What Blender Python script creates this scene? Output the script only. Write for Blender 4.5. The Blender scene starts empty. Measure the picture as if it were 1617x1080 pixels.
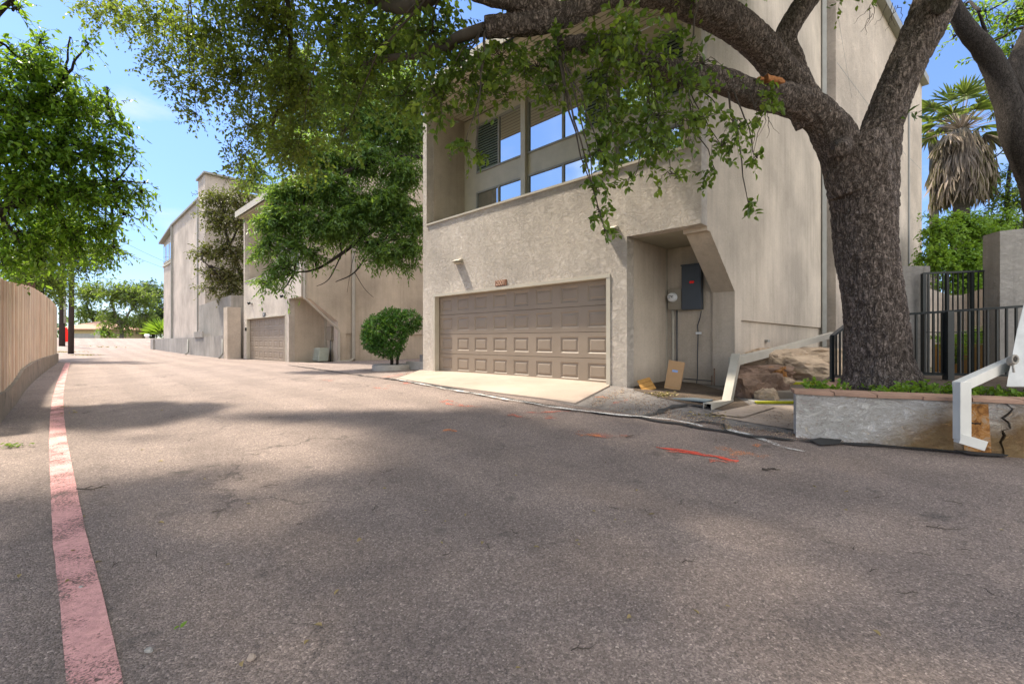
import bpy, bmesh, math, random
import numpy as np
from mathutils import Vector, Matrix, noise as mnoise

# ------------------------------------------------------------------ camera, world, sun
scene = bpy.context.scene
COL = scene.collection
HC = 1.40                      # camera height above the near asphalt
F = 719.0                      # focal length in px of the 1617 px wide photograph
cam_d = bpy.data.cameras.new('camera'); cam = bpy.data.objects.new('camera', cam_d)
COL.objects.link(cam); scene.camera = cam
cam.location = (0, 0, HC); cam.rotation_euler = (math.radians(90), 0, 0)
cam_d.sensor_width = 36; cam_d.lens = F / 1617 * 36; cam_d.shift_y = -0.0012
cam_d.clip_start = 0.05; cam_d.clip_end = 3000

SUN_EL, SUN_AZ = math.radians(60), math.radians(-64)     # azimuth measured from +Y, negative = left
w = bpy.data.worlds.new('World'); scene.world = w; w.use_nodes = True
nt = w.node_tree; nt.nodes.clear()
_o = nt.nodes.new('ShaderNodeOutputWorld'); _b = nt.nodes.new('ShaderNodeBackground')
_s = nt.nodes.new('ShaderNodeTexSky'); _s.sky_type = 'NISHITA'; _s.sun_disc = False
_s.sun_elevation = SUN_EL; _s.sun_rotation = SUN_AZ; _s.air_density = 1.0; _s.dust_density = 0.2; _s.ozone_density = 3.0
_b.inputs['Strength'].default_value = 0.10
# soft clouds low in the sky
tc = nt.nodes.new('ShaderNodeTexCoord'); mp = nt.nodes.new('ShaderNodeMapping'); mp.inputs['Scale'].default_value = (1.6, 1.6, 4.5)
mp.inputs['Location'].default_value = (0.35, 0.2, 0.1)
nz = nt.nodes.new('ShaderNodeTexNoise'); nz.inputs['Scale'].default_value = 2.2; nz.inputs['Detail'].default_value = 7; nz.inputs['Roughness'].default_value = .58
rp = nt.nodes.new('ShaderNodeValToRGB'); rp.color_ramp.elements[0].position = .56; rp.color_ramp.elements[1].position = .78
sp = nt.nodes.new('ShaderNodeSeparateXYZ'); r2 = nt.nodes.new('ShaderNodeMapRange')
r2.inputs['From Min'].default_value = 0.55; r2.inputs['From Max'].default_value = 0.02; r2.inputs['To Min'].default_value = .25; r2.inputs['To Max'].default_value = 1
mu = nt.nodes.new('ShaderNodeMath'); mu.operation = 'MULTIPLY'
mx = nt.nodes.new('ShaderNodeMix'); mx.data_type = 'RGBA'
mx.inputs['B'].default_value = (2.9, 3.0, 3.15, 1)
L = nt.links.new
L(tc.outputs['Generated'], mp.inputs['Vector']); L(mp.outputs[0], nz.inputs['Vector']); L(nz.outputs[0], rp.inputs[0])
L(tc.outputs['Generated'], sp.inputs[0]); L(sp.outputs['Z'], r2.inputs['Value']); L(rp.outputs[0], mu.inputs[0]); L(r2.outputs[0], mu.inputs[1])
L(mu.outputs[0], mx.inputs['Factor'])
hs = nt.nodes.new('ShaderNodeHueSaturation'); hs.inputs['Saturation'].default_value = 1.06; hs.inputs['Value'].default_value = .92; L(_s.outputs[0], hs.inputs['Color'])
tn = nt.nodes.new('ShaderNodeMix'); tn.data_type = 'RGBA'; tn.blend_type = 'MULTIPLY'; tn.inputs['Factor'].default_value = 1; L(hs.outputs[0], tn.inputs['A'])
hz = nt.nodes.new('ShaderNodeValToRGB'); hz.color_ramp.elements[0].position = 0; hz.color_ramp.elements[0].color = (.40,.43,.54,1); hz.color_ramp.elements[1].position = .42; hz.color_ramp.elements[1].color = (.72,.71,.81,1)
L(sp.outputs['Z'], hz.inputs[0]); L(hz.outputs[0], tn.inputs['B']); L(tn.outputs['Result'], mx.inputs['A'])
# cloud banks added out of view, overhead and behind right, for neutral fill light
def wmath(op, a_, b_=0.0):
    x = nt.nodes.new('ShaderNodeMath'); x.operation = op
    for i, v in enumerate((a_, b_)):
        if isinstance(v, bpy.types.NodeSocket): L(v, x.inputs[i])
        else: x.inputs[i].default_value = v
    return x.outputs[0]
def wstep(v, lo, hi):
    x = nt.nodes.new('ShaderNodeMapRange'); x.interpolation_type = 'SMOOTHSTEP'; x.inputs['From Min'].default_value = lo; x.inputs['From Max'].default_value = hi; L(v, x.inputs['Value']); return x.outputs[0]
dt_ = nt.nodes.new('ShaderNodeVectorMath'); dt_.operation = 'DOT_PRODUCT'; L(tc.outputs['Generated'], dt_.inputs[0]); dt_.inputs[1].default_value = (.52,-.84,.15)
nb_ = nt.nodes.new('ShaderNodeTexNoise'); nb_.inputs['Scale'].default_value = 3.0; nb_.inputs['Detail'].default_value = 6; L(tc.outputs['Generated'], nb_.inputs['Vector'])
cov = wmath('MAXIMUM', wstep(sp.outputs['Z'], .64, .78), wmath('MULTIPLY', wstep(dt_.outputs['Value'], .50, .75), wstep(sp.outputs['Z'], -.02, .06)))
cov = wmath('MULTIPLY', cov, wstep(nb_.outputs[0], .30, .55))
d2_ = nt.nodes.new('ShaderNodeVectorMath'); d2_.operation = 'DOT_PRODUCT'; L(tc.outputs['Generated'], d2_.inputs[0]); d2_.inputs[1].default_value = (-.70,-.66,.30)
cov = wmath('MAXIMUM', cov, wmath('MULTIPLY', wmath('MULTIPLY', wstep(d2_.outputs['Value'], .80, .92), wstep(nb_.outputs[0], .47, .62)), .45))
m3 = nt.nodes.new('ShaderNodeMix'); m3.data_type = 'RGBA'; m3.inputs['B'].default_value = (8.4, 8.3, 8.2, 1); L(cov, m3.inputs['Factor']); L(mx.outputs['Result'], m3.inputs['A'])
L(m3.outputs['Result'], _b.inputs['Color']); L(_b.outputs[0], _o.inputs[0])

sun_d = bpy.data.lights.new('sun', 'SUN'); sun = bpy.data.objects.new('sun', sun_d); COL.objects.link(sun)
sun_d.energy = 2.6; sun_d.angle = math.radians(3.5); sun_d.color = (1, .90, .76)
_d = Vector((math.sin(SUN_AZ) * math.cos(SUN_EL), math.cos(SUN_AZ) * math.cos(SUN_EL), math.sin(SUN_EL)))
sun.rotation_euler = _d.to_track_quat('Z', 'Y').to_euler()
scene.view_settings.view_transform = 'Standard'; scene.view_settings.look = 'None'
scene.view_settings.exposure = 1.95; scene.view_settings.gamma = 1

# ------------------------------------------------------------------ coordinates
SD = Vector((-.717, .697, 0)); TD = Vector((.697, .717, 0))   # along the lane / towards the houses
def S(s, t, z=0.0):
    """lane frame; z is relative to the camera height"""
    p = SD * s + TD * t; return Vector((p.x, p.y, z + HC))
def P(u, v, Y):
    return Vector(((u - 808.5) / F * Y, Y, (538 - v) / F * Y + HC))
TK = [-60, -15, 0, 4, 7.7, 14, 40]
SKn = [(-60, [-2.2]*7), (-12, [-1.6,-1.6,-1.5,-1.44,-1.36,-1.2,-.9]), (-4, [-1.4,-1.4,-1.42,-1.37,-1.22,-1.05,-.7]),
 (0, [-1.36,-1.36,-1.37,-1.31,-1.15,-.85,-.5]), (2.5, [-1.3,-1.3,-1.33,-1.24,-1.04,-.6,-.3]),
 (5, [-1.2,-1.2,-1.27,-1.13,-.875,-.85,-.4]), (11, [-1.15,-1.15,-1.19,-1.06,-.885,-.87,-.7]), (20, [-1.1,-1.1,-1.1,-1.03,-.95,-.93,-.9]),
 (28, [-1.05,-1.05,-1.04,-1.03,-1.0,-1.0,-.9]), (38, [-1,-1,-1,-1,-.98,-.95,-.9]), (46, [-.95,-.95,-.96,-.95,-.9,-.9,-.9]),
 (55, [-.72,-.72,-.75,-.75,-.76,-.76,-.8]), (66, [-.3,-.3,-.36,-.36,-.36,-.4,-.5]), (78, [.1]*7), (90, [.36]*7), (102, [.2]*7), (125, [-.8]*7), (160, [-1.5]*7), (900, [-1.5]*7)]
def _row(vals, t):
    if t <= TK[0]: return vals[0]
    for i in range(len(TK)-1):
        if t <= TK[i+1]:
            k = (t - TK[i]) / (TK[i+1]-TK[i]); return vals[i]*(1-k) + vals[i+1]*k
    return vals[-1]
SKS = [k[0] for k in SKn]
def g(s, t):
    """ground height relative to the camera"""
    if s <= SKS[0]: return _row(SKn[0][1], t)
    if s >= SKS[-1]: return _row(SKn[-1][1], t)
    for i in range(len(SKS)-1):
        if s <= SKS[i+1]: break
    x0, x1 = SKS[i], SKS[i+1]; k = (s-x0)/(x1-x0)
    y0, y1 = _row(SKn[i][1], t), _row(SKn[i+1][1], t)
    ym = _row(SKn[max(i-1,0)][1], t); yp = _row(SKn[min(i+2,len(SKn)-1)][1], t)
    xm = SKS[max(i-1,0)]; xp = SKS[min(i+2,len(SKS)-1)]
    m0 = (y1-ym)/(x1-xm)*(x1-x0) if x1 > xm else 0; m1 = (yp-y0)/(xp-x0)*(x1-x0)
    k2, k3 = k*k, k*k*k
    return (2*k3-3*k2+1)*y0 + (k3-2*k2+k)*m0 + (-2*k3+3*k2)*y1 + (k3-k2)*m1
def st(x, y):
    return (-.717*x + .697*y, .697*x + .717*y)
def gz(x, y):
    return g(*st(x, y)) + HC
def G(u, v, dz=0.0):
    """the ground point seen at a pixel of the photograph"""
    dx, dz_ = (u-808.5)/F, (538-v)/F
    a, b = .5, 160.0
    Y = a; prev = a
    while Y < b:
        if HC + dz_*Y <= gz(dx*Y, Y): break
        prev = Y; Y *= 1.01
    lo, hi = prev, Y
    for _ in range(24):
        m = (lo+hi)/2
        if HC + dz_*m <= gz(dx*m, m): hi = m
        else: lo = m
    return Vector((dx*hi, hi, gz(dx*hi, hi)+dz))

# ------------------------------------------------------------------ object helpers
def tag(o, label=None, cat=None, group=None, kind=None):
    if label: o['label'] = label
    if cat: o['category'] = cat
    if group: o['group'] = group
    if kind: o['kind'] = kind
    return o
def thing(name, loc, label, cat, group=None):
    o = bpy.data.objects.new(name, None); COL.objects.link(o); o.location = loc; o.empty_display_size = .3
    return tag(o, label, cat, group)
def link_mesh(name, me, mat, parent=None, smooth=False):
    o = bpy.data.objects.new(name, me); COL.objects.link(o)
    if mat is not None: me.materials.append(mat)
    if smooth: me.polygons.foreach_set('use_smooth', [True]*len(me.polygons))
    if parent is not None:
        o.parent = parent
        off = Vector((0,0,0)); p = parent
        while p is not None: off += p.location; p = p.parent
        n = len(me.vertices); co = np.empty(n*3, 'f'); me.vertices.foreach_get('co', co)
        co = co.reshape(-1,3) - np.array(off, 'f'); me.vertices.foreach_set('co', co.ravel()); me.update()
    return o
def recenter(o):
    """put a top-level mesh's origin at its own base"""
    me = o.data; n = len(me.vertices); co = np.empty(n*3, 'f'); me.vertices.foreach_get('co', co); co = co.reshape(-1,3)
    c = np.array([co[:,0].mean(), co[:,1].mean(), co[:,2].min()], 'f'); co -= c
    me.vertices.foreach_set('co', co.ravel()); me.update(); o.location = c.tolist(); return o
class MB:
    def __init__(self): self.v = []; self.f = []
    def add(self, vs, fs):
        n = len(self.v); self.v += [tuple(x) for x in vs]; self.f += [tuple(i+n for i in f) for f in fs]; return self
    def hexa(self, c):        # 8 corners: bottom 4 ccw, top 4
        return self.add(c, [(0,3,2,1),(4,5,6,7),(0,1,5,4),(1,2,6,5),(2,3,7,6),(3,0,4,7)])
    def box(self, p0, p1, R=None, o=None):
        x0,y0,z0 = p0; x1,y1,z1 = p1
        c = [Vector(q) for q in [(x0,y0,z0),(x1,y0,z0),(x1,y1,z0),(x0,y1,z0),(x0,y0,z1),(x1,y0,z1),(x1,y1,z1),(x0,y1,z1)]]
        if R is not None: c = [R @ q for q in c]
        if o is not None: c = [q + Vector(o) for q in c]
        return self.hexa(c)
    def sbox(self, s0, s1, t0, t1, z0, z1):       # box in the lane frame
        return self.hexa([S(s1,t0,z0),S(s0,t0,z0),S(s0,t1,z0),S(s1,t1,z0),S(s1,t0,z1),S(s0,t0,z1),S(s0,t1,z1),S(s1,t1,z1)])
    def prism(self, pts, ext):     # planar polygon extruded by ext
        n = len(pts); e = Vector(ext); pts = [Vector(p) for p in pts]
        a = pts + [p+e for p in pts]
        return self.add(a, [tuple(range(n))[::-1], tuple(range(n, 2*n))] + [(i,(i+1)%n,(i+1)%n+n,i+n) for i in range(n)])
    def tube(self, pts, rad, n=8, cap=True, rect=None):
        pts = [Vector(p) for p in pts]
        if not hasattr(rad, '__len__'): rad = [rad]*len(pts)
        rings = []; ref = Vector((0,0,1))
        for i, p in enumerate(pts):
            d = (pts[min(i+1,len(pts)-1)] - pts[max(i-1,0)]).normalized()
            if i == 0:
                if abs(d.dot(ref)) > .95: ref = Vector((1,0,0))
                x = d.cross(ref).normalized()
            else: x = (x - d*x.dot(d)).normalized()
            y = d.cross(x)
            if rect: ring = [p + x*a*rect[0]/2 + y*b*rect[1]/2 for a,b in ((-1,-1),(1,-1),(1,1),(-1,1))]
            else: ring = [p + (x*math.cos(2*math.pi*k/n) + y*math.sin(2*math.pi*k/n))*rad[i] for k in range(n)]
            rings.append(ring)
        m = len(rings[0]); vs = [q for r in rings for q in r]; fs = []
        for i in range(len(rings)-1):
            for k in range(m): fs.append((i*m+k, i*m+(k+1)%m, (i+1)*m+(k+1)%m, (i+1)*m+k))
        if cap: fs += [tuple(range(m))[::-1], tuple(range((len(rings)-1)*m, len(rings)*m))]
        return self.add(vs, fs)
    def lathe(self, c, prof, n=24, axis=Vector((0,0,1))):
        c = Vector(c); axis = Vector(axis).normalized(); x = axis.orthogonal().normalized(); y = axis.cross(x)
        vs = []; fs = []
        for r, h in prof:
            for k in range(n): a = 2*math.pi*k/n; vs.append(c + axis*h + (x*math.cos(a)+y*math.sin(a))*r)
        for i in range(len(prof)-1):
            for k in range(n): fs.append((i*n+k, i*n+(k+1)%n, (i+1)*n+(k+1)%n, (i+1)*n+k))
        return self.add(vs, fs)
    def build(self, name, mat, parent=None, smooth=False, bevel=0, merge=False, fixn=True):
        me = bpy.data.meshes.new(name); me.from_pydata(self.v, [], self.f)
        if merge or fixn:
            bm = bmesh.new(); bm.from_mesh(me)
            if merge: bmesh.ops.remove_doubles(bm, verts=bm.verts, dist=1e-4)
            if fixn: bmesh.ops.recalc_face_normals(bm, faces=bm.faces)
            bm.to_mesh(me); bm.free()
        o = link_mesh(name, me, mat, parent, smooth)
        if bevel:
            m = o.modifiers.new('bevel', 'BEVEL'); m.width = bevel; m.segments = 2; m.limit_method = 'ANGLE'; m.angle_limit = math.radians(50)
        return o
def grid_wall(mb, fn, ac, zc, solid, ext):
    """cells of a wall: fn(a,z)->point on the outer face, ext = thickness vector; inner faces shared, open cells left as holes"""
    na, nz_ = len(ac)-1, len(zc)-1; e = Vector(ext); idx = {}; vs = []; fs = []
    def vid(i, j, k):
        if (i,j,k) not in idx: idx[(i,j,k)] = len(vs); vs.append(fn(ac[i], zc[j]) + (e if k else Vector((0,0,0))))
        return idx[(i,j,k)]
    ok = lambda i,j: 0 <= i < na and 0 <= j < nz_ and solid(i, j)
    for i in range(na):
        for j in range(nz_):
            if not ok(i,j): continue
            for k in (0,1):
                q = [vid(i,j,k),vid(i+1,j,k),vid(i+1,j+1,k),vid(i,j+1,k)]; fs.append(tuple(q if k else q[::-1]))
            if not ok(i-1,j): fs.append((vid(i,j,0),vid(i,j,1),vid(i,j+1,1),vid(i,j+1,0)))
            if not ok(i+1,j): fs.append((vid(i+1,j,0),vid(i+1,j+1,0),vid(i+1,j+1,1),vid(i+1,j,1)))
            if not ok(i,j-1): fs.append((vid(i,j,0),vid(i+1,j,0),vid(i+1,j,1),vid(i,j,1)))
            if not ok(i,j+1): fs.append((vid(i,j+1,0),vid(i,j+1,1),vid(i+1,j+1,1),vid(i+1,j+1,0)))
    mb.add(vs, fs)

# ------------------------------------------------------------------ materials
class NT:
    def __init__(self, name):
        self.m = bpy.data.materials.new(name); self.m.use_nodes = True; self.t = self.m.node_tree; self.t.nodes.clear()
        self.out = self.n('ShaderNodeOutputMaterial')
    def n(self, ty, **kw):
        x = self.t.nodes.new(ty)
        for k, v in kw.items():
            if k.startswith('_'): setattr(x, k[1:], v)
            else: self.set(x, k.replace('__', ' '), v)
        return x
    def set(self, node, key, v):
        if isinstance(v, bpy.types.NodeSocket): self.t.links.new(v, node.inputs[key])
        else:
            if isinstance(v, tuple) and len(v) == 3 and node.inputs[key].type == 'RGBA': v = v + (1,)
            node.inputs[key].default_value = v
    def coord(self, scale=(1,1,1), rot=(0,0,0), kind='Object'):
        t = self.n('ShaderNodeTexCoord'); m = self.n('ShaderNodeMapping', Scale=scale, Rotation=rot, Vector=t.outputs[kind]); return m.outputs[0]
    def noise(self, vec, sc, det=4, rough=.55, dist=0.0):
        return self.n('ShaderNodeTexNoise', Vector=vec, Scale=sc, Detail=det, Roughness=rough, Distortion=dist).outputs[0]
    def vor(self, vec, sc, feat='F1', rnd=1.0):
        x = self.n('ShaderNodeTexVoronoi', _feature=feat, Vector=vec, Scale=sc, Randomness=rnd); return x.outputs[0]
    def ramp(self, fac, stops, interp='LINEAR'):
        r = self.n('ShaderNodeValToRGB', Fac=fac); cr = r.color_ramp; cr.interpolation = interp
        while len(cr.elements) < len(stops): cr.elements.new(.5)
        for e, (p, c) in zip(cr.elements, stops):
            e.position = p; e.color = (c if isinstance(c, tuple) else (c,c,c)) + (1,)
        return r.outputs[0]
    def mix(self, fac, a, b, bt='MIX'):
        x = self.t.nodes.new('ShaderNodeMix'); x.data_type = 'RGBA'; x.blend_type = bt
        for k, v in (('Factor', fac), ('A', a), ('B', b)):
            i = [q for q in x.inputs if q.name == k and q.enabled][0]
            if isinstance(v, bpy.types.NodeSocket): self.t.links.new(v, i)
            else: i.default_value = (v + (1,)) if isinstance(v, tuple) and len(v) == 3 else v
        return [q for q in x.outputs if q.enabled][0]
    def math(self, op, a, b=0.0):
        x = self.n('ShaderNodeMath', _operation=op)
        for i, v in enumerate((a, b)):
            if isinstance(v, bpy.types.NodeSocket): self.t.links.new(v, x.inputs[i])
            else: x.inputs[i].default_value = v
        return x.outputs[0]
    def bump(self, h, dist=.01, strength=1.0, normal=None):
        x = self.n('ShaderNodeBump', Height=h, Distance=dist, Strength=strength)
        if normal is not None: self.set(x, 'Normal', normal)
        return x.outputs[0]
    def pbr(self, col, rough=.8, normal=None, spec=.3, metal=0.0, alpha=None):
        b = self.n('ShaderNodeBsdfPrincipled'); self.set(b, 'Base Color', col); self.set(b, 'Roughness', rough); self.set(b, 'Specular IOR Level', spec); self.set(b, 'Metallic', metal)
        if normal is not None: self.set(b, 'Normal', normal)
        if alpha is not None: self.set(b, 'Alpha', alpha)
        self.t.links.new(b.outputs[0], self.out.inputs[0]); return self.m

def m_stucco(name, col, rough_tex=1.0, streak=.25, scale=1.0):
    n = NT(name); c = n.coord()
    big = n.noise(c, .5, 4, .6); st_ = n.noise(n.coord((5, 5, .35)), 1.4, 5, .6); fine = n.noise(c, 22*scale, 4, .6)
    dark = tuple(x*.72 for x in col); lite = tuple(min(1, x*1.12) for x in col)
    base = n.mix(n.ramp(big, [(.35, 0.0), (.7, 1.0)]), dark, lite)
    base = n.mix(n.math('MULTIPLY', n.ramp(st_, [(.45, 0.0), (.8, 1.0)]), streak), base, tuple(x*.45 for x in col))
    # trowelled plaster: smeared ridges plus grit
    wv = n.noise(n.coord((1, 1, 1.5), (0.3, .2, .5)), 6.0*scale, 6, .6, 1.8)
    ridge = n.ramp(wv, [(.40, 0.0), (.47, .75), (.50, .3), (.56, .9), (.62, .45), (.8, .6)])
    base = n.mix((.09*rough_tex), base, ridge, 'OVERLAY'); base = n.mix(.12, base, fine, 'OVERLAY')  # relief shading of the ridges laid into the base colour
    h = n.math('ADD', n.math('MULTIPLY', ridge, .8*rough_tex), n.math('MULTIPLY', n.noise(c, 60, 3, .6), .22))
    return n.pbr(base, .9, n.bump(h, (.028*rough_tex+.003), .85))
def m_plain(name, col, rough=.6, var=.12, sc=6.0, metal=0.0, spec=.3, bumpd=.0015, bs=80):
    n = NT(name); c = n.coord(); f = n.noise(c, sc, 5, .6)
    base = n.mix(n.ramp(f, [(.3, 0.0), (.7, 1.0)]), tuple(x*(1-var) for x in col), tuple(min(1, x*(1+var)) for x in col))
    return n.pbr(base, rough, n.bump(n.noise(c, bs, 3), bumpd, .5), spec, metal)
def m_concrete(name, col, stain=(.1,.08,.06), amt=.5, bd=.006, sc=3.0):
    n = NT(name); c = n.coord(); a = n.noise(c, sc, 7, .65); b = n.noise(c, sc*.35, 4, .6); f = n.noise(c, 55, 4, .7)
    base = n.mix(n.ramp(b, [(.3, 0.0), (.7, 1.0)]), tuple(x*.78 for x in col), tuple(x*1.12 for x in col))
    base = n.mix(n.math('MULTIPLY', n.ramp(a, [(.52, 0.0), (.75, 1.0)]), amt), base, stain)
    base = n.mix(.18, base, f, 'OVERLAY')
    return n.pbr(base, .92, n.bump(n.math('ADD', a, n.math('MULTIPLY', f, .4)), bd, .7), .2)
def m_asphalt():
    n = NT('asphalt'); c = n.coord()
    g1 = n.n('ShaderNodeTexVoronoi', Vector=c, Scale=115.0); g2 = n.noise(c, 210, 3, .7); g3 = n.noise(c, 34, 5, .7); big = n.noise(c, .32, 5, .62, .4); mid = n.noise(c, 1.7, 5, .6)
    stone = n.ramp(g1.outputs['Color'], [(.0, (.055,.049,.046)), (.3, (.115,.105,.098)), (.62, (.19,.172,.16)), (.86, (.30,.275,.255)), (1.0, (.58,.54,.50))])
    base = n.mix(.38, stone, n.ramp(g2, [(.3, (.05,.045,.042)), (.5, (.17,.155,.146)), (.72, (.40,.37,.34))]))
    base = n.mix(.55, base, n.ramp(g3, [(.3, .28), (.7, .72)]), 'OVERLAY')
    base = n.mix(.5, base, n.ramp(big, [(.3, .38), (.7, .62)]), 'OVERLAY')
    base = n.mix(.4, base, n.ramp(mid, [(.3, .36), (.7, .64)]), 'OVERLAY')
    base = n.mix(1.0, base, (1.30, 1.12, 1.03), 'MULTIPLY')
    # hairline cracks and paler worn tracks along the lane
    cw_ = n.n('ShaderNodeVectorMath', _operation='ADD'); n.t.links.new(c, cw_.inputs[0]); cn = n.n('ShaderNodeTexNoise', Vector=c, Scale=2.5, Detail=4.0); n.t.links.new(cn.outputs['Color'], cw_.inputs[1])
    ck = n.ramp(n.vor(cw_.outputs[0], .42, 'DISTANCE_TO_EDGE'), [(.0, .75), (.006, .35), (.012, 0.0)]); ck = n.math('MULTIPLY', ck, n.ramp(n.noise(c, .6, 3), [(.48, 0.0), (.6, 1.0)]))
    base = n.mix(ck, base, (.035,.03,.028))
    trk = n.noise(n.coord((1,1,1), (0,0,math.radians(44))), 1.0, 1); tw = n.n('ShaderNodeTexWave', Vector=n.coord((1,1,1), (0,0,math.radians(45.8))), Scale=.28, Distortion=1.2, Detail=2.0); tw.bands_direction = 'Y'
    base = n.mix(.16, base, n.ramp(tw.outputs[0], [(.3, .35), (.7, .68)]), 'OVERLAY')
    # oil drips
    oil = n.ramp(n.noise(c, 3.2, 3, .5), [(.66, 0.0), (.74, .45)])
    base = n.mix(oil, base, (.05,.045,.04))
    h = n.math('ADD', n.math('MULTIPLY', g1.outputs['Distance'], -.9), n.math('MULTIPLY', g2, .9))
    h = n.math('ADD', h, n.math('MULTIPLY', g3, .8))
    return n.pbr(base, .88, n.bump(h, .009, .8), .35)
def m_leaf(name, c1, c2, c3, trans=.35, gloss=.42, shift=.0):
    n = NT(name); geo = n.n('ShaderNodeNewGeometry'); r = geo.outputs['Random Per Island']
    cl = n.noise(n.coord(), 1.3, 3, .6)
    f = n.math('ADD', n.math('MULTIPLY', r, .6), n.math('MULTIPLY', n.ramp(cl, [(.3, 0.0), (.7, 1.0)]), .4))
    col = n.ramp(f, [(.0, c1), (.55, c2), (1.0, c3)])
    b = n.n('ShaderNodeBsdfPrincipled'); n.set(b, 'Base Color', col); n.set(b, 'Roughness', gloss); n.set(b, 'Specular IOR Level', .45)
    t = n.n('ShaderNodeBsdfTranslucent'); n.set(t, 'Color', n.mix(.5, col, (.30, .42, .03)))
    mx_ = n.n('ShaderNodeMixShader'); mx_.inputs[0].default_value = trans
    n.t.links.new(b.outputs[0], mx_.inputs[1]); n.t.links.new(t.outputs[0], mx_.inputs[2]); n.t.links.new(mx_.outputs[0], n.out.inputs[0]); return n.m
def m_bark(name, c1, c2, lich=.5, sc=1.0, stretch=.32, bd=.03):
    n = NT(name); v = n.coord((1, 1, stretch)); d = n.noise(v, 6*sc, 5, .6)
    vv = n.n('ShaderNodeVectorMath', _operation='ADD'); n.t.links.new(v, vv.inputs[0])
    nn = n.n('ShaderNodeTexNoise', Vector=v, Scale=7*sc, Detail=3.0); sc_ = n.n('ShaderNodeVectorMath', _operation='SCALE'); n.t.links.new(nn.outputs['Color'], sc_.inputs[0]); sc_.inputs['Scale'].default_value = .09/sc
    n.t.links.new(sc_.outputs[0], vv.inputs[1])
    r1 = n.math('ABSOLUTE', n.math('SUBTRACT', n.noise(n.coord((1,1,.26)), 15*sc, 5, .6, .9), .5)); r2 = n.math('ABSOLUTE', n.math('SUBTRACT', n.noise(n.coord((1,1,1.1)), 13*sc, 4, .6, .6), .5))
    er = n.math('MULTIPLY', n.ramp(r1, [(.0, 0.0), (.055, .75), (.16, 1.0)]), n.ramp(r2, [(.0, .35), (.05, .9), (.12, 1.0)]))
    fine = n.noise(n.coord((1,1,.5)), 45*sc, 5, .7)
    base = n.mix(er, tuple(x*.35 for x in c1), n.mix(n.ramp(fine, [(.32, 0.0), (.68, 1.0)]), c1, c2))
    li = n.math('MULTIPLY', n.ramp(n.noise(n.coord(), 26, 4, .8), [(.62, 0.0), (.67, 1.0)]), n.math('MULTIPLY', n.ramp(n.noise(n.coord(), 1.2, 3), [(.4, 0.0), (.62, 1.0)]), lich))
    base = n.mix(li, base, (.42,.41,.38))
    h = n.math('ADD', er, n.math('MULTIPLY', fine, .5))
    return n.pbr(base, .93, n.bump(h, bd, .9), .2)
def m_wood(name, c1, c2, sc=(14, 14, .8), rough=.8):
    n = NT(name); geo = n.n('ShaderNodeNewGeometry'); r = geo.outputs['Random Per Island']
    f = n.noise(n.coord(sc), 3, 6, .65, .4)
    base = n.mix(n.ramp(f, [(.3, 0.0), (.7, 1.0)]), c1, c2)
    base = n.mix(.8, base, n.ramp(r, [(0, .30), (1, .70)]), 'OVERLAY')
    dirt = n.ramp(n.noise(n.coord(), 1.1, 5, .6), [(.5, 0.0), (.75, .5)])
    base = n.mix(dirt, base, tuple(x*.5 for x in c1))
    return n.pbr(base, rough, n.bump(f, .004, .6), .2)
def m_paint(name, col, amt=.75, sc=60.0):
    """worn road paint: breaks up over the stones"""
    n = NT(name); c = n.coord(); a = n.noise(c, sc, 4, .75); b = n.noise(c, 3.0, 5, .6)
    al = n.ramp(n.math('ADD', n.math('MULTIPLY', a, .7), n.math('MULTIPLY', b, .6)), [(.78-amt*.35, 0.0), (.90-amt*.35, 1.0)])
    colr = n.mix(n.ramp(n.noise(c, 30, 4, .7), [(.3, 0.0), (.7, 1.0)]), tuple(x*.75 for x in col), tuple(min(1, x*1.15+.02) for x in col))
    return n.pbr(colr, .8, n.bump(n.noise(c, 110, 4, .7), .006, .8), .3, alpha=al)
def m_glass():
    n = NT('window_glass'); b = n.n('ShaderNodeBsdfPrincipled'); n.set(b, 'Base Color', (.02,.025,.028)); n.set(b, 'Roughness', .04)
    gl = n.n('ShaderNodeBsdfGlossy'); n.set(gl, 'Roughness', .01); n.set(gl, 'Color', (.86,.93,.97))
    n.set(gl, 'Normal', n.bump(n.noise(n.coord(), .8, 2), .004, .3))
    mx_ = n.n('ShaderNodeMixShader'); mx_.inputs[0].default_value = .62
    n.t.links.new(b.outputs[0], mx_.inputs[1]); n.t.links.new(gl.outputs[0], mx_.inputs[2]); n.t.links.new(mx_.outputs[0], n.out.inputs[0]); return n.m
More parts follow.
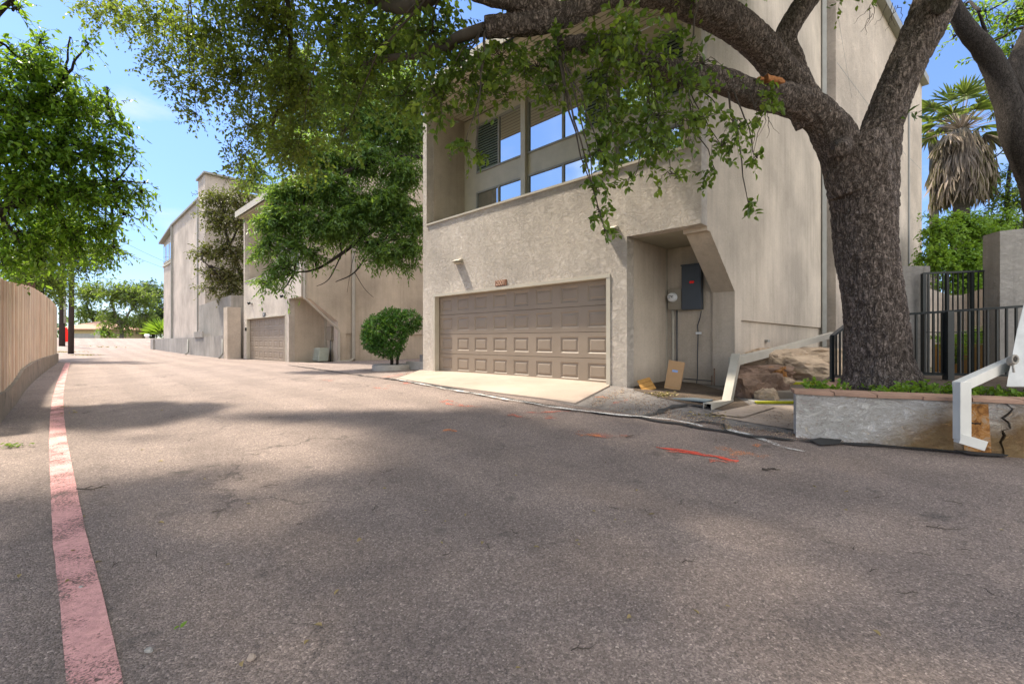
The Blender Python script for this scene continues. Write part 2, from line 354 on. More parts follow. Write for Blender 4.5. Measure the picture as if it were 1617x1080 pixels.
def m_planter(off=0.0):
    n = NT('planter_stucco'); c = n.coord()
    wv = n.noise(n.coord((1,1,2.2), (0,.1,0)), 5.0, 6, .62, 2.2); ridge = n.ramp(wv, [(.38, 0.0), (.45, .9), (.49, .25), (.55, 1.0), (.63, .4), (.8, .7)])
    tx = n.n('ShaderNodeTexCoord'); sx = n.n('ShaderNodeSeparateXYZ', Vector=tx.outputs['Object'])
    f = n.noise(c, 2.6, 6, .7)
    rust = n.math('ADD', n.math('MULTIPLY', sx.outputs['X'], .75), n.math('MULTIPLY', sx.outputs['Z'], -.9))
    rust = n.math('ADD', rust, off); rust = n.ramp(n.math('ADD', rust, n.math('MULTIPLY', f, .55)), [(.10, 0.0), (.45, .95)])
    base = n.mix(n.ramp(n.noise(c, 1.5, 5), [(.3, 0.0), (.7, 1.0)]), (.52,.475,.42), (.68,.63,.56))
    base = n.mix(.35, base, ridge, 'OVERLAY'); base = n.mix(rust, base, n.mix(n.ramp(n.noise(c, 7, 5, .7), [(.3, 0.0), (.7, 1.0)]), (.20,.10,.03), (.34,.22,.09)))  # trowel ridge shading put into the colour, then the rust stain
    return n.pbr(base, .88, n.bump(n.math('ADD', ridge, n.math('MULTIPLY', n.noise(c, 70, 4), .25)), .022, .8), .25)
M = {}
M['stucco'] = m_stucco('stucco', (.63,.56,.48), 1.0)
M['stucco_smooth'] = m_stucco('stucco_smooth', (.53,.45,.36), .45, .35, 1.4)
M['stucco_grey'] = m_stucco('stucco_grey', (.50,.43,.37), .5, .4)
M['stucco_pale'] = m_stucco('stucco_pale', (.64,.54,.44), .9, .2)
M['trim'] = m_plain('trim_paint', (.46,.42,.34), .6, .08, 3)
M['trim_grey'] = m_plain('trim_grey', (.27,.265,.24), .6, .1, 3)
M['door'] = m_plain('garage_door_paint', (.265,.215,.165), .5, .07, 1.5)
M['soffit'] = m_plain('soffit_paint', (.36,.33,.25), .8, .1, 2)
M['roofing'] = m_plain('pale_metal_roofing', (.55,.56,.56), .4, .08, 2, metal=.4)
M['glass'] = m_glass()
M['asphalt'] = m_asphalt()
M['gravelly'] = m_concrete('loose_gravel_asphalt', (.20,.18,.165), (.035,.03,.025), .85, .03, 9.0)
M['slab'] = m_concrete('driveway_concrete', (.37,.30,.245), (.23,.165,.12), .35, .003, 1.6)
M['concrete'] = m_concrete('old_concrete', (.34,.32,.29), (.12,.10,.08), .6)
M['concrete_dark'] = m_concrete('damp_concrete', (.30,.25,.195), (.06,.05,.04), .7)
M['walk'] = m_concrete('walk_concrete', (.36,.29,.235), (.14,.09,.06), .55, .01, 6)
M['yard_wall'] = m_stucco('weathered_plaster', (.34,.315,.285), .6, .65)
M['tar'] = m_concrete('tar_sealer', (.05,.048,.047), (.02,.02,.02), .5, .01, 12)
M['dirt'] = m_concrete('dirt', (.10,.075,.055), (.03,.022,.015), .8, .04, 10)
M['ground'] = m_concrete('earth', (.14,.13,.075), (.05,.06,.02), .7, .05, 3)
M['rock'] = m_concrete('limestone_rock', (.52,.39,.27), (.07,.05,.035), .75, .06, 4)
M['rock_dark'] = m_concrete('dark_rock', (.26,.17,.12), (.03,.022,.016), .8, .05, 7)
M['oak_bark'] = m_bark('oak_bark', (.12,.092,.074), (.35,.28,.24), .9, 1.25, .40, .022)
M['bark'] = m_bark('smooth_bark', (.045,.038,.033), (.095,.08,.07), .2, 2.0, .3, .01)
M['bark_pale'] = m_bark('pale_bark', (.14,.125,.10), (.24,.22,.19), .2, 2.0, .3, .01)
M['twig'] = m_plain('twig_bark', (.075,.06,.048), .9, .25, 9)
M['oak_leaf'] = m_leaf('oak_leaf', (.040,.090,.024), (.12,.19,.034), (.30,.38,.05), .55, .36)
M['oak_leaf_far'] = m_leaf('olive_oak_leaf', (.075,.11,.02), (.16,.20,.03), (.30,.31,.05), .5, .45)
M['bright_leaf'] = m_leaf('bright_green_leaf', (.05,.14,.012), (.13,.28,.02), (.28,.42,.04), .55, .38)
M['feather_leaf'] = m_leaf('feathery_leaf', (.045,.11,.025), (.09,.19,.04), (.17,.29,.05), .5, .42)
M['brown_leaf'] = m_leaf('bronze_green_leaf', (.045,.05,.012), (.095,.085,.025), (.17,.13,.045), .3, .5)
M['shrub_leaf'] = m_leaf('shrub_leaf', (.025,.09,.016), (.06,.18,.03), (.13,.30,.05), .35, .32)
M['lime_leaf'] = m_leaf('lime_leaf', (.08,.17,.015), (.16,.30,.025), (.28,.42,.05), .45, .5)
M['far_leaf'] = m_leaf('far_leaf', (.04,.08,.014), (.10,.16,.025), (.19,.25,.045), .5, .5)
M['dark_leaf'] = m_leaf('dark_far_leaf', (.022,.055,.016), (.05,.10,.03), (.11,.17,.045), .35, .5)
M['palm_leaf'] = m_leaf('palm_leaf', (.05,.09,.025), (.12,.17,.045), (.32,.30,.10), .3, .5)
M['palm_dead'] = m_leaf('dead_palm_leaf', (.13,.095,.07), (.28,.22,.17), (.45,.36,.28), .15, .8)
M['litter'] = m_leaf('dry_leaf', (.13,.085,.035), (.30,.22,.10), (.50,.42,.24), .15, .8)
M['fence_wood'] = m_wood('fence_wood', (.60,.45,.32), (.80,.63,.47))
M['brown_wood'] = m_wood('brown_wood', (.10,.055,.035), (.17,.10,.065))
M['pole_wood'] = m_wood('pole_wood', (.028,.020,.020), (.055,.042,.04))
M['tile'] = m_concrete('terracotta_cap', (.40,.25,.175), (.15,.10,.075), .45, .004, 5)
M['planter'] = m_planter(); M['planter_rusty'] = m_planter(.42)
n = NT('rusty_patch'); c = n.coord(); f = n.noise(c, 11, 7, .72, .8); M['rust'] = n.pbr(n.ramp(f, [(.30,(.07,.04,.025)), (.43,(.24,.10,.025)), (.52,(.42,.20,.06)), (.62,(.36,.27,.18)), (.72,(.50,.30,.12))]), .85, n.bump(f, .02, .9))
M['black_metal'] = m_plain('black_metal', (.018,.022,.022), .45, .2, 8, spec=.4)
M['white_metal'] = m_plain('white_downspout_paint', (.62,.60,.54), .45, .08, 3)
M['tan_metal'] = m_plain('tan_downspout_paint', (.42,.385,.32), .5, .1, 3)
M['panel_grey'] = m_plain('panel_grey', (.065,.075,.09), .5, .06, 4)
M['meter_box'] = m_plain('meter_box_paint', (.27,.235,.185), .55, .06, 4)
M['red'] = m_plain('red_sticker', (.85,.02,.01), .5, .03)
M['white'] = m_plain('white_plastic', (.72,.72,.72), .4, .04)
M['dark'] = m_plain('dark_void', (.012,.012,.011), .9, .1)
M['card'] = m_plain('cardboard', (.42,.26,.135), .85, .07, 5)
M['card_old'] = m_concrete('weathered_cardboard', (.44,.235,.07), (.16,.07,.02), .5, .004, 14)
M['blue_label'] = m_plain('blue_label', (.25,.36,.62), .6, .03)
M['lid'] = m_plain('meter_lid', (.10,.125,.14), .7, .2, 9)
M['fur'] = m_plain('squirrel_fur', (.36,.15,.055), .9, .3, 40, bumpd=.004, bs=160)
M['yellow'] = m_concrete('yellow_nosing', (.50,.47,.03), (.12,.13,.03), .75, .004, 12)
M['roof_tan'] = m_plain('tan_shingles', (.36,.22,.16), .9, .2, 30)
M['tan_wall'] = m_plain('tan_wall', (.42,.33,.18), .9, .1, 2)
M['pale_door'] = m_plain('pale_garage_door', (.30,.29,.27), .6, .1, 2)
M['copper'] = m_plain('copper_plaque', (.22,.10,.05), .5, .2, 20)
M['plaque_text'] = m_plain('plaque_numerals', (.62,.42,.30), .5, .05)
M['ac'] = m_plain('vent_unit_paint', (.40,.43,.37), .6, .08)
# ================================================================== the ground
def terrain(name, ss, ts, dz, mat, inside=None, zs=None):
    idx = {}; vs = []; fs = []
    for i, s in enumerate(ss):
        for j, t in enumerate(ts):
            idx[(i,j)] = len(vs); vs.append(S(s, t, g(s,t) + dz))
    for i in range(len(ss)-1):
        for j in range(len(ts)-1):
            sm, tm = (ss[i]+ss[i+1])/2, (ts[j]+ts[j+1])/2
            if inside is None or inside(sm, tm): fs.append((idx[(i,j)], idx[(i,j+1)], idx[(i+1,j+1)], idx[(i+1,j)]))
    mb = MB(); mb.add(vs, fs); o = mb.build(name, mat, smooth=True, fixn=False)
    o['kind'] = 'structure'; return o
def rng_(a, b, st_): return [a + (b-a)*i/int(round((b-a)/st_)) for i in range(int(round((b-a)/st_))+1)]
ss = rng_(-60,-14,4)[:-1] + rng_(-14,14,.35)[:-1] + rng_(14,40,1)[:-1] + rng_(40,130,2.5)[:-1] + [130,145,160,250,500,900]
ts = [-900,-400,-150,-80,-60,-40,-25,-15] + rng_(-12,16,1)[:] + [20,26,33,40,60,100,200,500,900]
terrain('ground', ss, ts, -.035, M['ground'])
sr = rng_(-16,16,.35)[:-1] + rng_(16,42,1)[:-1] + rng_(42,112,2)
tr = rng_(-1.2,16,.4)
def road_in(s, t):
    if s < 3.1: return t < 7.1
    if s < 11.1: return t < 7.8
    if s < 20.2: return t < 14.4
    if s < 55: return t < 7.8
    return True
terrain('asphalt_lane', sr, tr, 0.0, M['asphalt'], road_in)

def ribbon(name, pts, width, mat, dz=.006, seg=.12, jit=0.0, seed=0, kind='structure', rel=False):
    """strip laid on the ground along pixel points of the photograph or lane points"""
    rr = random.Random(seed); P3 = [G(*p) if not rel else p for p in pts]
    out = []; 
    for a, b in zip(P3[:-1], P3[1:]):
        n = max(1, int((b-a).length/seg))
        for i in range(n): out.append(a.lerp(b, i/n))
    out.append(P3[-1]); n = len(out); L_, R_ = [], []
    for i, p in enumerate(out):
        d = (out[min(i+1,n-1)] - out[max(i-1,0)]); d.z = 0; d.normalize(); q = Vector((-d.y, d.x, 0))
        wd = width(i/(n-1)) if callable(width) else width
        for lst, sg in ((L_,1),(R_,-1)):
            e = p + q*sg*(wd/2)*(1 + jit*(mnoise.noise(Vector((i*.55, sg*7.3, seed)))*1.6)); e.z = gz(e.x, e.y) + dz; lst.append(e)
    mb = MB(); mb.add(L_+R_, [(i, n+i, n+i+1, i+1) for i in range(n-1)])
    o = mb.build(name, mat, fixn=False)
    if kind: o['kind'] = kind
    return o
def patch(name, pts, mat, dz=.008, thick=None, rel=False, sub=.3, kind='structure'):
    """polygon sheet draped on the ground"""
    P3 = [G(*p) if not rel else p for p in pts]
    bm = bmesh.new(); vs = [bm.verts.new(p) for p in P3]; bm.faces.new(vs)
    bmesh.ops.triangulate(bm, faces=bm.faces)
    for _ in range(12):
        e = [x for x in bm.edges if x.calc_length() > sub]
        if not e: break
        bmesh.ops.subdivide_edges(bm, edges=e, cuts=1); bmesh.ops.triangulate(bm, faces=bm.faces)
    for v in bm.verts: v.co.z = gz(v.co.x, v.co.y) + dz
    if thick:
        r = bmesh.ops.extrude_face_region(bm, geom=bm.faces[:])
        for v in [x for x in r['geom'] if isinstance(x, bmesh.types.BMVert)]: v.co.z -= thick
    bmesh.ops.recalc_face_normals(bm, faces=bm.faces)
    me = bpy.data.meshes.new(name); bm.to_mesh(me); bm.free(); o = link_mesh(name, me, mat)
    if kind: o['kind'] = kind
    return o
# gravelly broken edge along the houses, driveway slab, walk, crack sealer
patch('gravel_verge', [(640,597),(700,600),(900,640),(985,652),(1110,668),(1230,683),(1330,696),(1480,710),(1700,726),(1700,690),(1262,640),(1180,612),(1060,600),(985,596),(960,600),(900,600),(690,585)], M['gravelly'], .005)
patch('driveway_slab', [(628,599),(700,611),(800,624),(908,639),(962,611),(962,604),(820,590),(686,580)], M['slab'], .03, .05, sub=.5)
patch('walk_slab', [(1128,658),(1200,671),(1262,681),(1300,660),(1262,640),(1215,642),(1170,646)], M['walk'], .014)
patch('walk_slab', [(1120,656),(1172,662),(1225,645),(1190,641)], M['walk'], .030)
patch('dirt_bed', [(1000,616),(1040,628),(1098,641),(1150,650),(1190,644),(1150,620),(1070,600),(1010,598)], M['dirt'], .012)
ribbon('crack_sealer', [(455,577),(520,586),(560,592),(630,601),(700,612),(760,624),(850,639),(905,648),(965,656),(1010,660),(1060,669),(1120,679),(1200,692),(1300,700),(1400,706),(1500,714),(1617,722),(1800,736)], lambda k: .05+.035*math.sin(k*9)**2, M['tar'], .018, jit=1.2, seed=3)
ribbon('crack_sealer', [(1000,660),(1036,655),(1060,645),(1085,640),(1120,645)], .09, M['tar'], .026, jit=1.3, seed=4)
ribbon('crack_sealer', [(1085,672),(1110,668),(1140,672),(1150,684)], .07, M['tar'], .022, jit=1.3, seed=14)
patch('crack_sealer', [(1278,697),(1300,693),(1330,697),(1325,704),(1295,706)], M['tar'], .024)
patch('crack_sealer', [(1500,711),(1545,710),(1600,716),(1590,724),(1530,721)], M['tar'], .024)
M['p_white'] = m_paint('chalk_white_paint', (.66,.64,.61), .62)
M['p_red'] = m_paint('red_spray_paint', (.64,.075,.04), .8); M['p_redf'] = m_paint('faded_red_spray', (.52,.15,.10), .42)
M['p_or'] = m_paint('orange_spray_paint', (.68,.24,.09), .45); M['p_line'] = m_paint('faded_red_curb_paint', (.62,.32,.295), .70, 75)
ribbon('chalk_line', [(625,600),(700,615),(800,633),(870,645),(950,655),(1060,665),(1110,676)], lambda k: .05, M['p_white'], .030, jit=1.0, seed=5)
ribbon('chalk_line', [(1150,678),(1200,694),(1240,708),(1272,714)], lambda k: .09*(1-k)+.03, M['p_white'], .012, jit=.8, seed=6)
ribbon('red_curb_line', [(160,1200),(150,1080),(128,940),(110,850),(99,760),(92,700),(90,660),(91,630),(96,605),(103,583),(107,573)], lambda k: .155, M['p_line'], .006, jit=.025, seed=7)
strokes = [((1036,707),(1080,714),(1130,722),(1166,729), .045,'p_red'), ((1060,709),(1100,715),(1150,725), .03,'p_red'), ((1040,712),(1110,718),(1165,724), .04,'p_redf'), ((1120,728),(1165,732),.09,'p_redf'), ((1150,716),(1180,717),(1212,723),.1,'p_or'),
 ((805,655),(840,662),.08,'p_redf'), ((803,653),(850,652),(900,649),.05,'p_redf'), ((860,657),(870,662),.16,'p_redf'), ((695,634),(720,641),(760,643),.07,'p_redf'), ((705,632),(730,640),.05,'p_redf'),
 ((910,683),(950,687),(995,691),.13,'p_redf'), ((915,689),(945,685),.12,'p_or'), ((970,688),(990,692),.1,'p_or'), ((968,638),(980,635),(992,632),.06,'p_redf'), ((940,628),(956,627),.1,'p_or'), ((590,612),(612,614),.1,'p_redf'),
 ((508,601),(528,601),.12,'p_redf'), ((610,610),(640,606),(655,592),.12,'p_redf'), ((700,680),(722,681),.07,'p_or'), ((1200,705),(1190,703),.12,'p_or'), ((1140,712),(1150,708),.12,'p_or'), ((596,600),(650,590),.16,'p_redf')]
for k, a in enumerate(strokes): ribbon('spray_mark', list(a[:-2]), a[-2], M[a[-1]], .034 if a[-1]=='p_redf' and 590<a[0][0]<600 else .007+.0015*(k%3), seg=.05, jit=1.4, seed=20+k)

# ================================================================== the two matching townhouses
def townhouse(s0, dz, label, group, opt):
    r = thing('townhouse', S(s0+4, 11, -.95+dz), label, 'house', group)
    def A(a, b, z): return S(s0+a, 7.7+b, z+dz)
    def bx(mb, a0, a1, b0, b1, z0, z1): return mb.sbox(s0+a0, s0+a1, 7.7+b0, 7.7+b1, z0+dz, z1+dz)
    B0 = -1.5
    ztop = lambda b: 6.95 + (b+.3)*.60
    w_ = MB()
    # front wall with garage opening, recess corner and balcony opening
    ac = [0, .2, 1.4, 1.81, 7.49, 7.87, 8.05]; zc = [B0, 1.26, 1.97, 3.3, 7.0]
    def solid(i, j):
        if j == 3: return i == 0 or i == 5
        if i <= 1: return j == 2
        if i == 3: return j >= 1
        return True
    grid_wall(w_, lambda a, z: A(a, 0, z), ac, zc, solid, TD*.25)
    front = w_.build('wall', M['stucco'], r, merge=True)
    w2 = MB(); bx(w2, 1.4, 1.6, .25, 1.7, B0, 1.97); bx(w2, .42, 1.6, 1.7, 1.9, B0, 2.05)
    # side wall towards the camera, chamfered over the meter recess
    prof = [(.25,1.90),(.38,1.90),(1.62,.955),(1.62,.41),(9.8,.41),(9.8,ztop(9.8)-.25),(.25,ztop(.25)-.25)]
    w2.prism([A(0,b,z) for b,z in prof], SD*.42)
    w2.prism([A(.0,b,z) for b,z in [(1.62,B0),(1.62,.41),(2.0,.41),(2.0,B0)]], SD*.42)
    bx(w2, .05, .42, 2.0, 9.8, B0, .41)
    bx(w2, 7.85, 8.05, .25, 9.8, B0, 7.0)
    w2.prism([A(7.85,.25,7.0),A(7.85,9.8,7.0),A(7.85,9.8,ztop(9.8)-.25),A(7.85,.25,ztop(.25)-.25)], SD*.2)
    bx(w2, .42, 7.85, 9.6, 9.8, B0, ztop(9.6)-.3)
    w2.build('wall', M['stucco_smooth'], r)
    c_ = MB(); bx(c_, .42, 1.4, .25, 1.7, 1.97, 2.05); bx(c_, .42, 7.85, .25, 1.4, 2.95, 3.15); c_.build('ceiling', M['soffit'], r)
    # window wall set back behind the parapet
    wm = MB(); ac = [.42, .80,1.34,1.345,2.45,2.65,3.99,3.995,5.19,5.37,6.31,6.315,7.27,7.85]; zc = [3.15,3.45,4.45,5.02,6.45,6.75]
    holes = {1,2,3,5,6,7,9,10,11}
    def so(i, j): return not (i in holes and j in (1,3))
    grid_wall(wm, lambda a,z: A(a,1.4,z), ac, zc, so, TD*.15)
    wm.build('wall', M['trim'], r, merge=True)
    so_ = MB(); bx(so_, -.05, 8.1, -.25, 1.4, 6.78, 6.86); so_.build('soffit', M['soffit_board'], r)
    # windows
    bays = [(.80,2.45,1.34),(2.65,5.19,3.99),(5.37,7.27,6.31)]
    for (a0,a1,am) in bays:
        for (z0,z1) in ((3.45,4.45),(5.02,6.45)):
            f = MB(); e = .045
            bx(f,a0,a1,1.36,1.42,z0,z0+e); bx(f,a0,a1,1.36,1.42,z1-e,z1); bx(f,a0,a0+e,1.362,1.418,z0+e,z1-e); bx(f,a1-e,a1,1.362,1.418,z0+e,z1-e); bx(f,am-.03,am+.03,1.364,1.416,z0+e,z1-e)
            fo = f.build('window', M['trim_grey'], r)
            gl = MB()
            for (q0,q1) in ((a0+e,am-.03),(am+.03,a1-e)): bx(gl,q0,q1,1.40,1.406,z0+e,z1-e)
            gl.build('pane', M['glass'], fo)
    for (a0,a1) in ((6.35,7.22),(.85,1.31),(2.70,3.35)):  # slats standing in for soffit board stripes reflected in the panes
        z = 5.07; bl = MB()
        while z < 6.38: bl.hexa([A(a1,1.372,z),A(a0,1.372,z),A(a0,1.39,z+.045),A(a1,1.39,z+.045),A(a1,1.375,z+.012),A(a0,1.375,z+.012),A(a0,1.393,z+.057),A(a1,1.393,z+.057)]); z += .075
        bl.build('reflection_slats', M['reflection_slats'], r)
    for a in (2.47, 5.20):
        po = MB(); bx(po, a, a+.16, 1.28, 1.358, 3.2, 6.75); po.build('post', M['trim'], r)
    # roof
    ro = MB(); zr = lambda b: 6.90 + (b+.35)*.60
    c8 = [(8.2,-.35),(-.12,-.35),(-.12,9.95),(8.2,9.95)]
    ro.hexa([A(a,b,zr(b)) for a,b in c8] + [A(a,b,zr(b)+.2) for a,b in c8]); ro.build('roof', M['roofing'], r)
    fa = MB(); bx(fa, -.15, 8.23, -.38, -.352, 6.82, 7.14); fa.build('fascia', M['trim'], r)
    cap = MB(); bx(cap, .2, 7.87, -.03, .28, 3.302, 3.35); cap.build('parapet_cap', M['trim'], r)
    # garage door
    gd = MB(); a0, a1, z0, z1 = 1.81, 7.49, -.90, 1.26; y = .16; nc, nr = 8, 4
    cw, rh = (a1-a0)/nc, (z1-z0)/nr
    if opt.get('plainrows'): pass
    for i in range(nc):
        for j in range(nr):
            ax, az = a0+i*cw, z0+j*rh; gv = .006
            rects = [(0,0,cw,rh,0),(.0,gv,cw,rh-gv,0),(.115,.10,cw-.115,rh-.10,0),(.135,.12,cw-.135,rh-.12,.018),(.160,.145,cw-.160,rh-.145,.018),(.19,.175,cw-.19,rh-.175,.004)]
            rects[0] = (0,0,cw,rh,.02)
            vs = []
            for (p,q,u_,v_,d_) in rects: vs += [A(ax+p,y+d_,az+q),A(ax+u_,y+d_,az+q),A(ax+u_,y+d_,az+v_),A(ax+p,y+d_,az+v_)]
            fs = []
            for k in range(len(rects)-1):
                for m in range(4): fs.append((k*4+m, k*4+(m+1)%4, k*4+4+(m+1)%4, k*4+4+m))
            k = len(rects)-1; fs.append((k*4,k*4+1,k*4+2,k*4+3)); gd.add(vs, fs)
    gd_o = gd.build('garage_door', M['door'], r)
    ws = MB(); bx(ws, a0, a1, .14, .20, -.93, -.895); ws.build('bottom_seal', M['black_metal'], gd_o)
    dt = MB(); bx(dt, 1.76, 1.85, -.015, .12, -.9, 1.26); bx(dt, 7.46, 7.53, -.015, .14, -.9, 1.26); bx(dt, 1.76, 7.53, -.02, .14, 1.235, 1.30)
    dt.build('door_frame', M['trim'], r)
    nb = MB(); bx(nb, a0, a1, .3, .32, -1, 1.3); nb.build('wall', M['dark'], r)
    return r, A, bx
n = NT('soffit_boards'); c = n.coord((1,1,1), (0,0,math.radians(44))); wv = n.n('ShaderNodeTexWave', Vector=c, Scale=2.2, Distortion=.2); wv.bands_direction = 'Y'
M['soffit_board'] = n.pbr(n.mix(n.ramp(wv.outputs[0], [(.0, 0.0), (.14, 1.0)]), (.16,.14,.10), (.46,.42,.32)), .8)
M['reflection_slats'] = m_plain('reflection_slat_paint', (.15,.18,.14), .6, .1)

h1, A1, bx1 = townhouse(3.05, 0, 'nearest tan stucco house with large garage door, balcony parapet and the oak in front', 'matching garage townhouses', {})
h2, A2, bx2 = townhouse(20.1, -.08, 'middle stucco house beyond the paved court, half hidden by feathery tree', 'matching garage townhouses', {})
def part(name, A_, boxes, mat, parent, bevel=0):
    mb = MB()
    for b in boxes: 
        a0,a1,b0,b1,z0,z1 = b
        mb.hexa([A_(a1,b0,z0),A_(a0,b0,z0),A_(a0,b1,z0),A_(a1,b1,z0),A_(a1,b0,z1),A_(a0,b0,z1),A_(a0,b1,z1),A_(a1,b1,z1)])
    return mb.build(name, mat, parent, bevel=bevel)
def text_mesh(name, body, size, mat, parent, loc, R, ext=.004):
    cu = bpy.data.curves.new(name, 'FONT'); cu.body = body; cu.size = size; cu.extrude = ext; cu.align_x = 'CENTER'; cu.align_y = 'CENTER'
    tmp = bpy.data.objects.new('tmp', cu); COL.objects.link(tmp); dg = bpy.context.evaluated_depsgraph_get(); dg.update()
    me = bpy.data.meshes.new_from_object(tmp.evaluated_get(dg)); bpy.data.objects.remove(tmp)
    me.transform(Matrix.Translation(loc) @ R.to_4x4()); me.materials.clear()
    return link_mesh(name, me, mat, parent)
RF = Matrix((-SD, Vector((0,0,1)), -TD)).transposed()      # text facing the lane: x = -SD (to the right seen from the lane)
# vent hoods (louvred lamps) on the front
def hood(A_, a, z, parent):
    pts = [A_(a+.14,0,z+.05),A_(a+.14,-.02,z+.06),A_(a+.13,-.15,z+.0),A_(a+.13,-.15,z-.018),A_(a+.14,-.0,z-.018)]
    mb = MB(); mb.prism(pts, -SD*.28); h = mb.build('wall_light', M['trim'], parent, bevel=.004)
    part('lamp_opening', lambda q,b,zz: A_(q,b,zz), [(a-.11,a+.11,-.153,-.149,z-.012,z-.002)], M['dark'], h)
    m2 = MB(); m2.prism([A_(a+.135,0,z-.035),A_(a+.13,-.13,z-.045),A_(a+.12,-.12,z-.055),A_(a+.135,0,z-.065)], -SD*.27); m2.build('lamp_lip', M['trim'], h)
def s_at(u, t):     # lane coordinate seen at column u on the plane t
    d = (u-808.5)/F; return t*(-.717*d+.697)/(.697*d+.717)
def Y_at(u, t):
    d = (u-808.5)/F; return t/(.697*d+.717)
hood(A1, s_at(725,7.7)-3.05, (538-413)*Y_at(725,7.7)/F, h1)
hood(A1, s_at(966,7.7)-3.05, (538-363)*Y_at(966,7.7)/F, h1)
a = s_at(791.5,7.7)-3.05; z = (538-447)*Y_at(791,7.7)/F
pl = part('number_plaque', A1, [(a-.19,a+.19,-.02,-.002,z-.07,z+.07)], M['copper'], h1)
text_mesh('plaque_numerals', '2001', .16, M['plaque_text'], pl, A1(a,-.024,z), RF)
# recess: panel, meter, conduits
def bt(u, v): # point on recess back wall b=1.7
    return s_at(u, 9.4)-3.05, (538-v)*Y_at(u, 9.4)/F
a0, z0 = bt(1080.5, 490); a1, z1 = bt(1111, 418.5)
ep = part('electrical_panel', A1, [(a1,a0,1.56,1.7,z0,z1)], M['panel_grey'], h1, .006)
part('panel_lid', A1, [(a1-.012,a0+.012,1.545,1.72,z1,z1+.03)], M['panel_grey'], ep)
part('panel_cover', A1, [(a1+.02,a0-.02,1.552,1.56,z0+.02,z1-.03)], M['panel_grey'], ep)
ac_, zc_ = bt(1097, 446.5); mb = MB(); mb.prism([A1(ac_+.055*math.cos(t_*math.pi/8), 1.549, zc_+.028*math.sin(t_*math.pi/8)+.008*math.cos(t_*2.1)) for t_ in range(16)], -TD*.003); mb.build('sticker', M['red'], ep)
m0, zz0 = bt(1057.5, 490); m1, zz1 = bt(1079, 456)
me_ = part('electric_meter', A1, [(m1,m0,1.60,1.7,zz0,zz1)], M['meter_box'], h1, .006)
mc = A1((m0+m1)/2+.03, 1.60, (zz0+zz1)/2+.04); mb = MB(); mb.lathe(mc, [(.0,.10),(.07,.10),(.092,.085),(.095,.0),(.105,.0),(.105,-.02)], 28, -TD); mb.build('meter_glass', M['white'], me_, True)
part('meter_dial', lambda q,b,zz: mc + SD*q - TD*(.104) + TD*b + Vector((0,0,zz)), [(-.055,.055,0,.003,.022,.034),(-.03,.0,0,.003,-.01,.01),(.02,.05,0,.003,-.012,.0),(-.05,-.04,0,.003,-.02,.0)], M['panel_grey'], me_)
def pipe(name, pts, rad, mat, parent, rect=None, smooth=True):
    mb = MB(); mb.tube(pts, rad, 10, rect=rect); return mb.build(name, mat, parent, smooth and not rect)
q, zz = bt(1064, 490); zb = (538-600)*Y_at(1064,9.4)/F - .05
pipe('conduit', [A1(q,1.66,zz),A1(q,1.66,zb)], .03, M['tan_metal'], h1)
q2, _ = bt(1070, 490); pipe('conduit', [A1(q2,1.67,zz),A1(q2,1.67,zb)], .012, M['panel_grey'], h1)
q3, _ = bt(1052, 490); part('downspout', A1, [(q3-.035,q3+.035,1.62,1.695,-1.1,1.95)], M['tan_metal'], h1)
q5, _ = bt(1047.5, 490)
ca = []
for (u,v) in ((1108,491),(1106,502),(1102,514),(1103,525),(1102,560),(1102,595),(1099,615),(1097,622)):
    q, zz = bt(u,v); ca.append(A1(q,1.68,zz))
pipe('cable', ca, .008, M['panel_grey'], h1)
q, zz = bt(1104,526); part('junction_box', A1, [(q-.055,q+.055,1.66,1.7,zz-.022,zz+.022)], M['white'], h1, .003)
qa, za = bt(1080,597.5); qb, zb2 = bt(1133,602); pipe('cable', [A1(qa,1.68,za),A1(qb,1.66,zb2)], .009, M['panel_grey'], h1)
qb, _ = bt(1131,600); pipe('conduit', [A1(qb,1.6,-.55),A1(qb,1.6,-1.2)], .012, M['rock_dark'], h1)
qb, _ = bt(1127,600); pipe('conduit', [A1(qb,1.6,-.70),A1(qb,1.6,-1.2)], .009, M['rock_dark'], h1)
part('wall_vent', A1, [(-.02,.05,1.62+2.1,1.62+2.28,-.03,.02)], M['trim_grey'], h1)
# downspout of the nearest house: down the far seam, then along the rock and over the steps
pipe('downspout', [S(3.05-.06, 17.3, -.2), S(3.05-.06, 17.3, 13)], .05, M['trim_grey'], h1, rect=(.1,.14))
sp_ = thing('downspout_extension', G(1117,645), 'pale square downspout running down over the rocks beside the steps to the asphalt', 'downspout')
mb = MB(); mb.tube([P(1316,528,11.6), P(1228,553,9.5)], 0, rect=(.125,.125)); mb.tube([P(1232,552.5,9.6), P(1157,571,8.0)], 0, rect=(.14,.14)); mb.build('upper_pipe', M['tan_metal'], sp_)
mb = MB(); mb.tube([P(1163,562,8.05), P(1147,641,7.55)], 0, rect=(.135,.135)); mb.build('elbow_pipe', M['tan_metal'], sp_)
mo = MB(); a_, b_ = P(1152,637,7.6), P(1117,643.5,7.0); d_ = (b_-a_).normalized(); x_ = d_.cross(Vector((0,0,1))).normalized(); y_ = x_.cross(d_)
o4 = lambda p, w_: [p + x_*i*w_ + y_*j*w_ for i,j in ((-1,-1),(1,-1),(1,1),(-1,1))]
vs = o4(a_,.068)+o4(b_,.068)+o4(b_,.055)+o4(b_-d_*.3,.055); mo.add(vs, [(0,1,2,3)]+[(r*4+k, r*4+(k+1)%4, r*4+4+(k+1)%4, r*4+4+k) for r in range(3) for k in range(4)]+[(12,13,14,15)]); mo.build('outlet', M['tan_metal'], sp_)
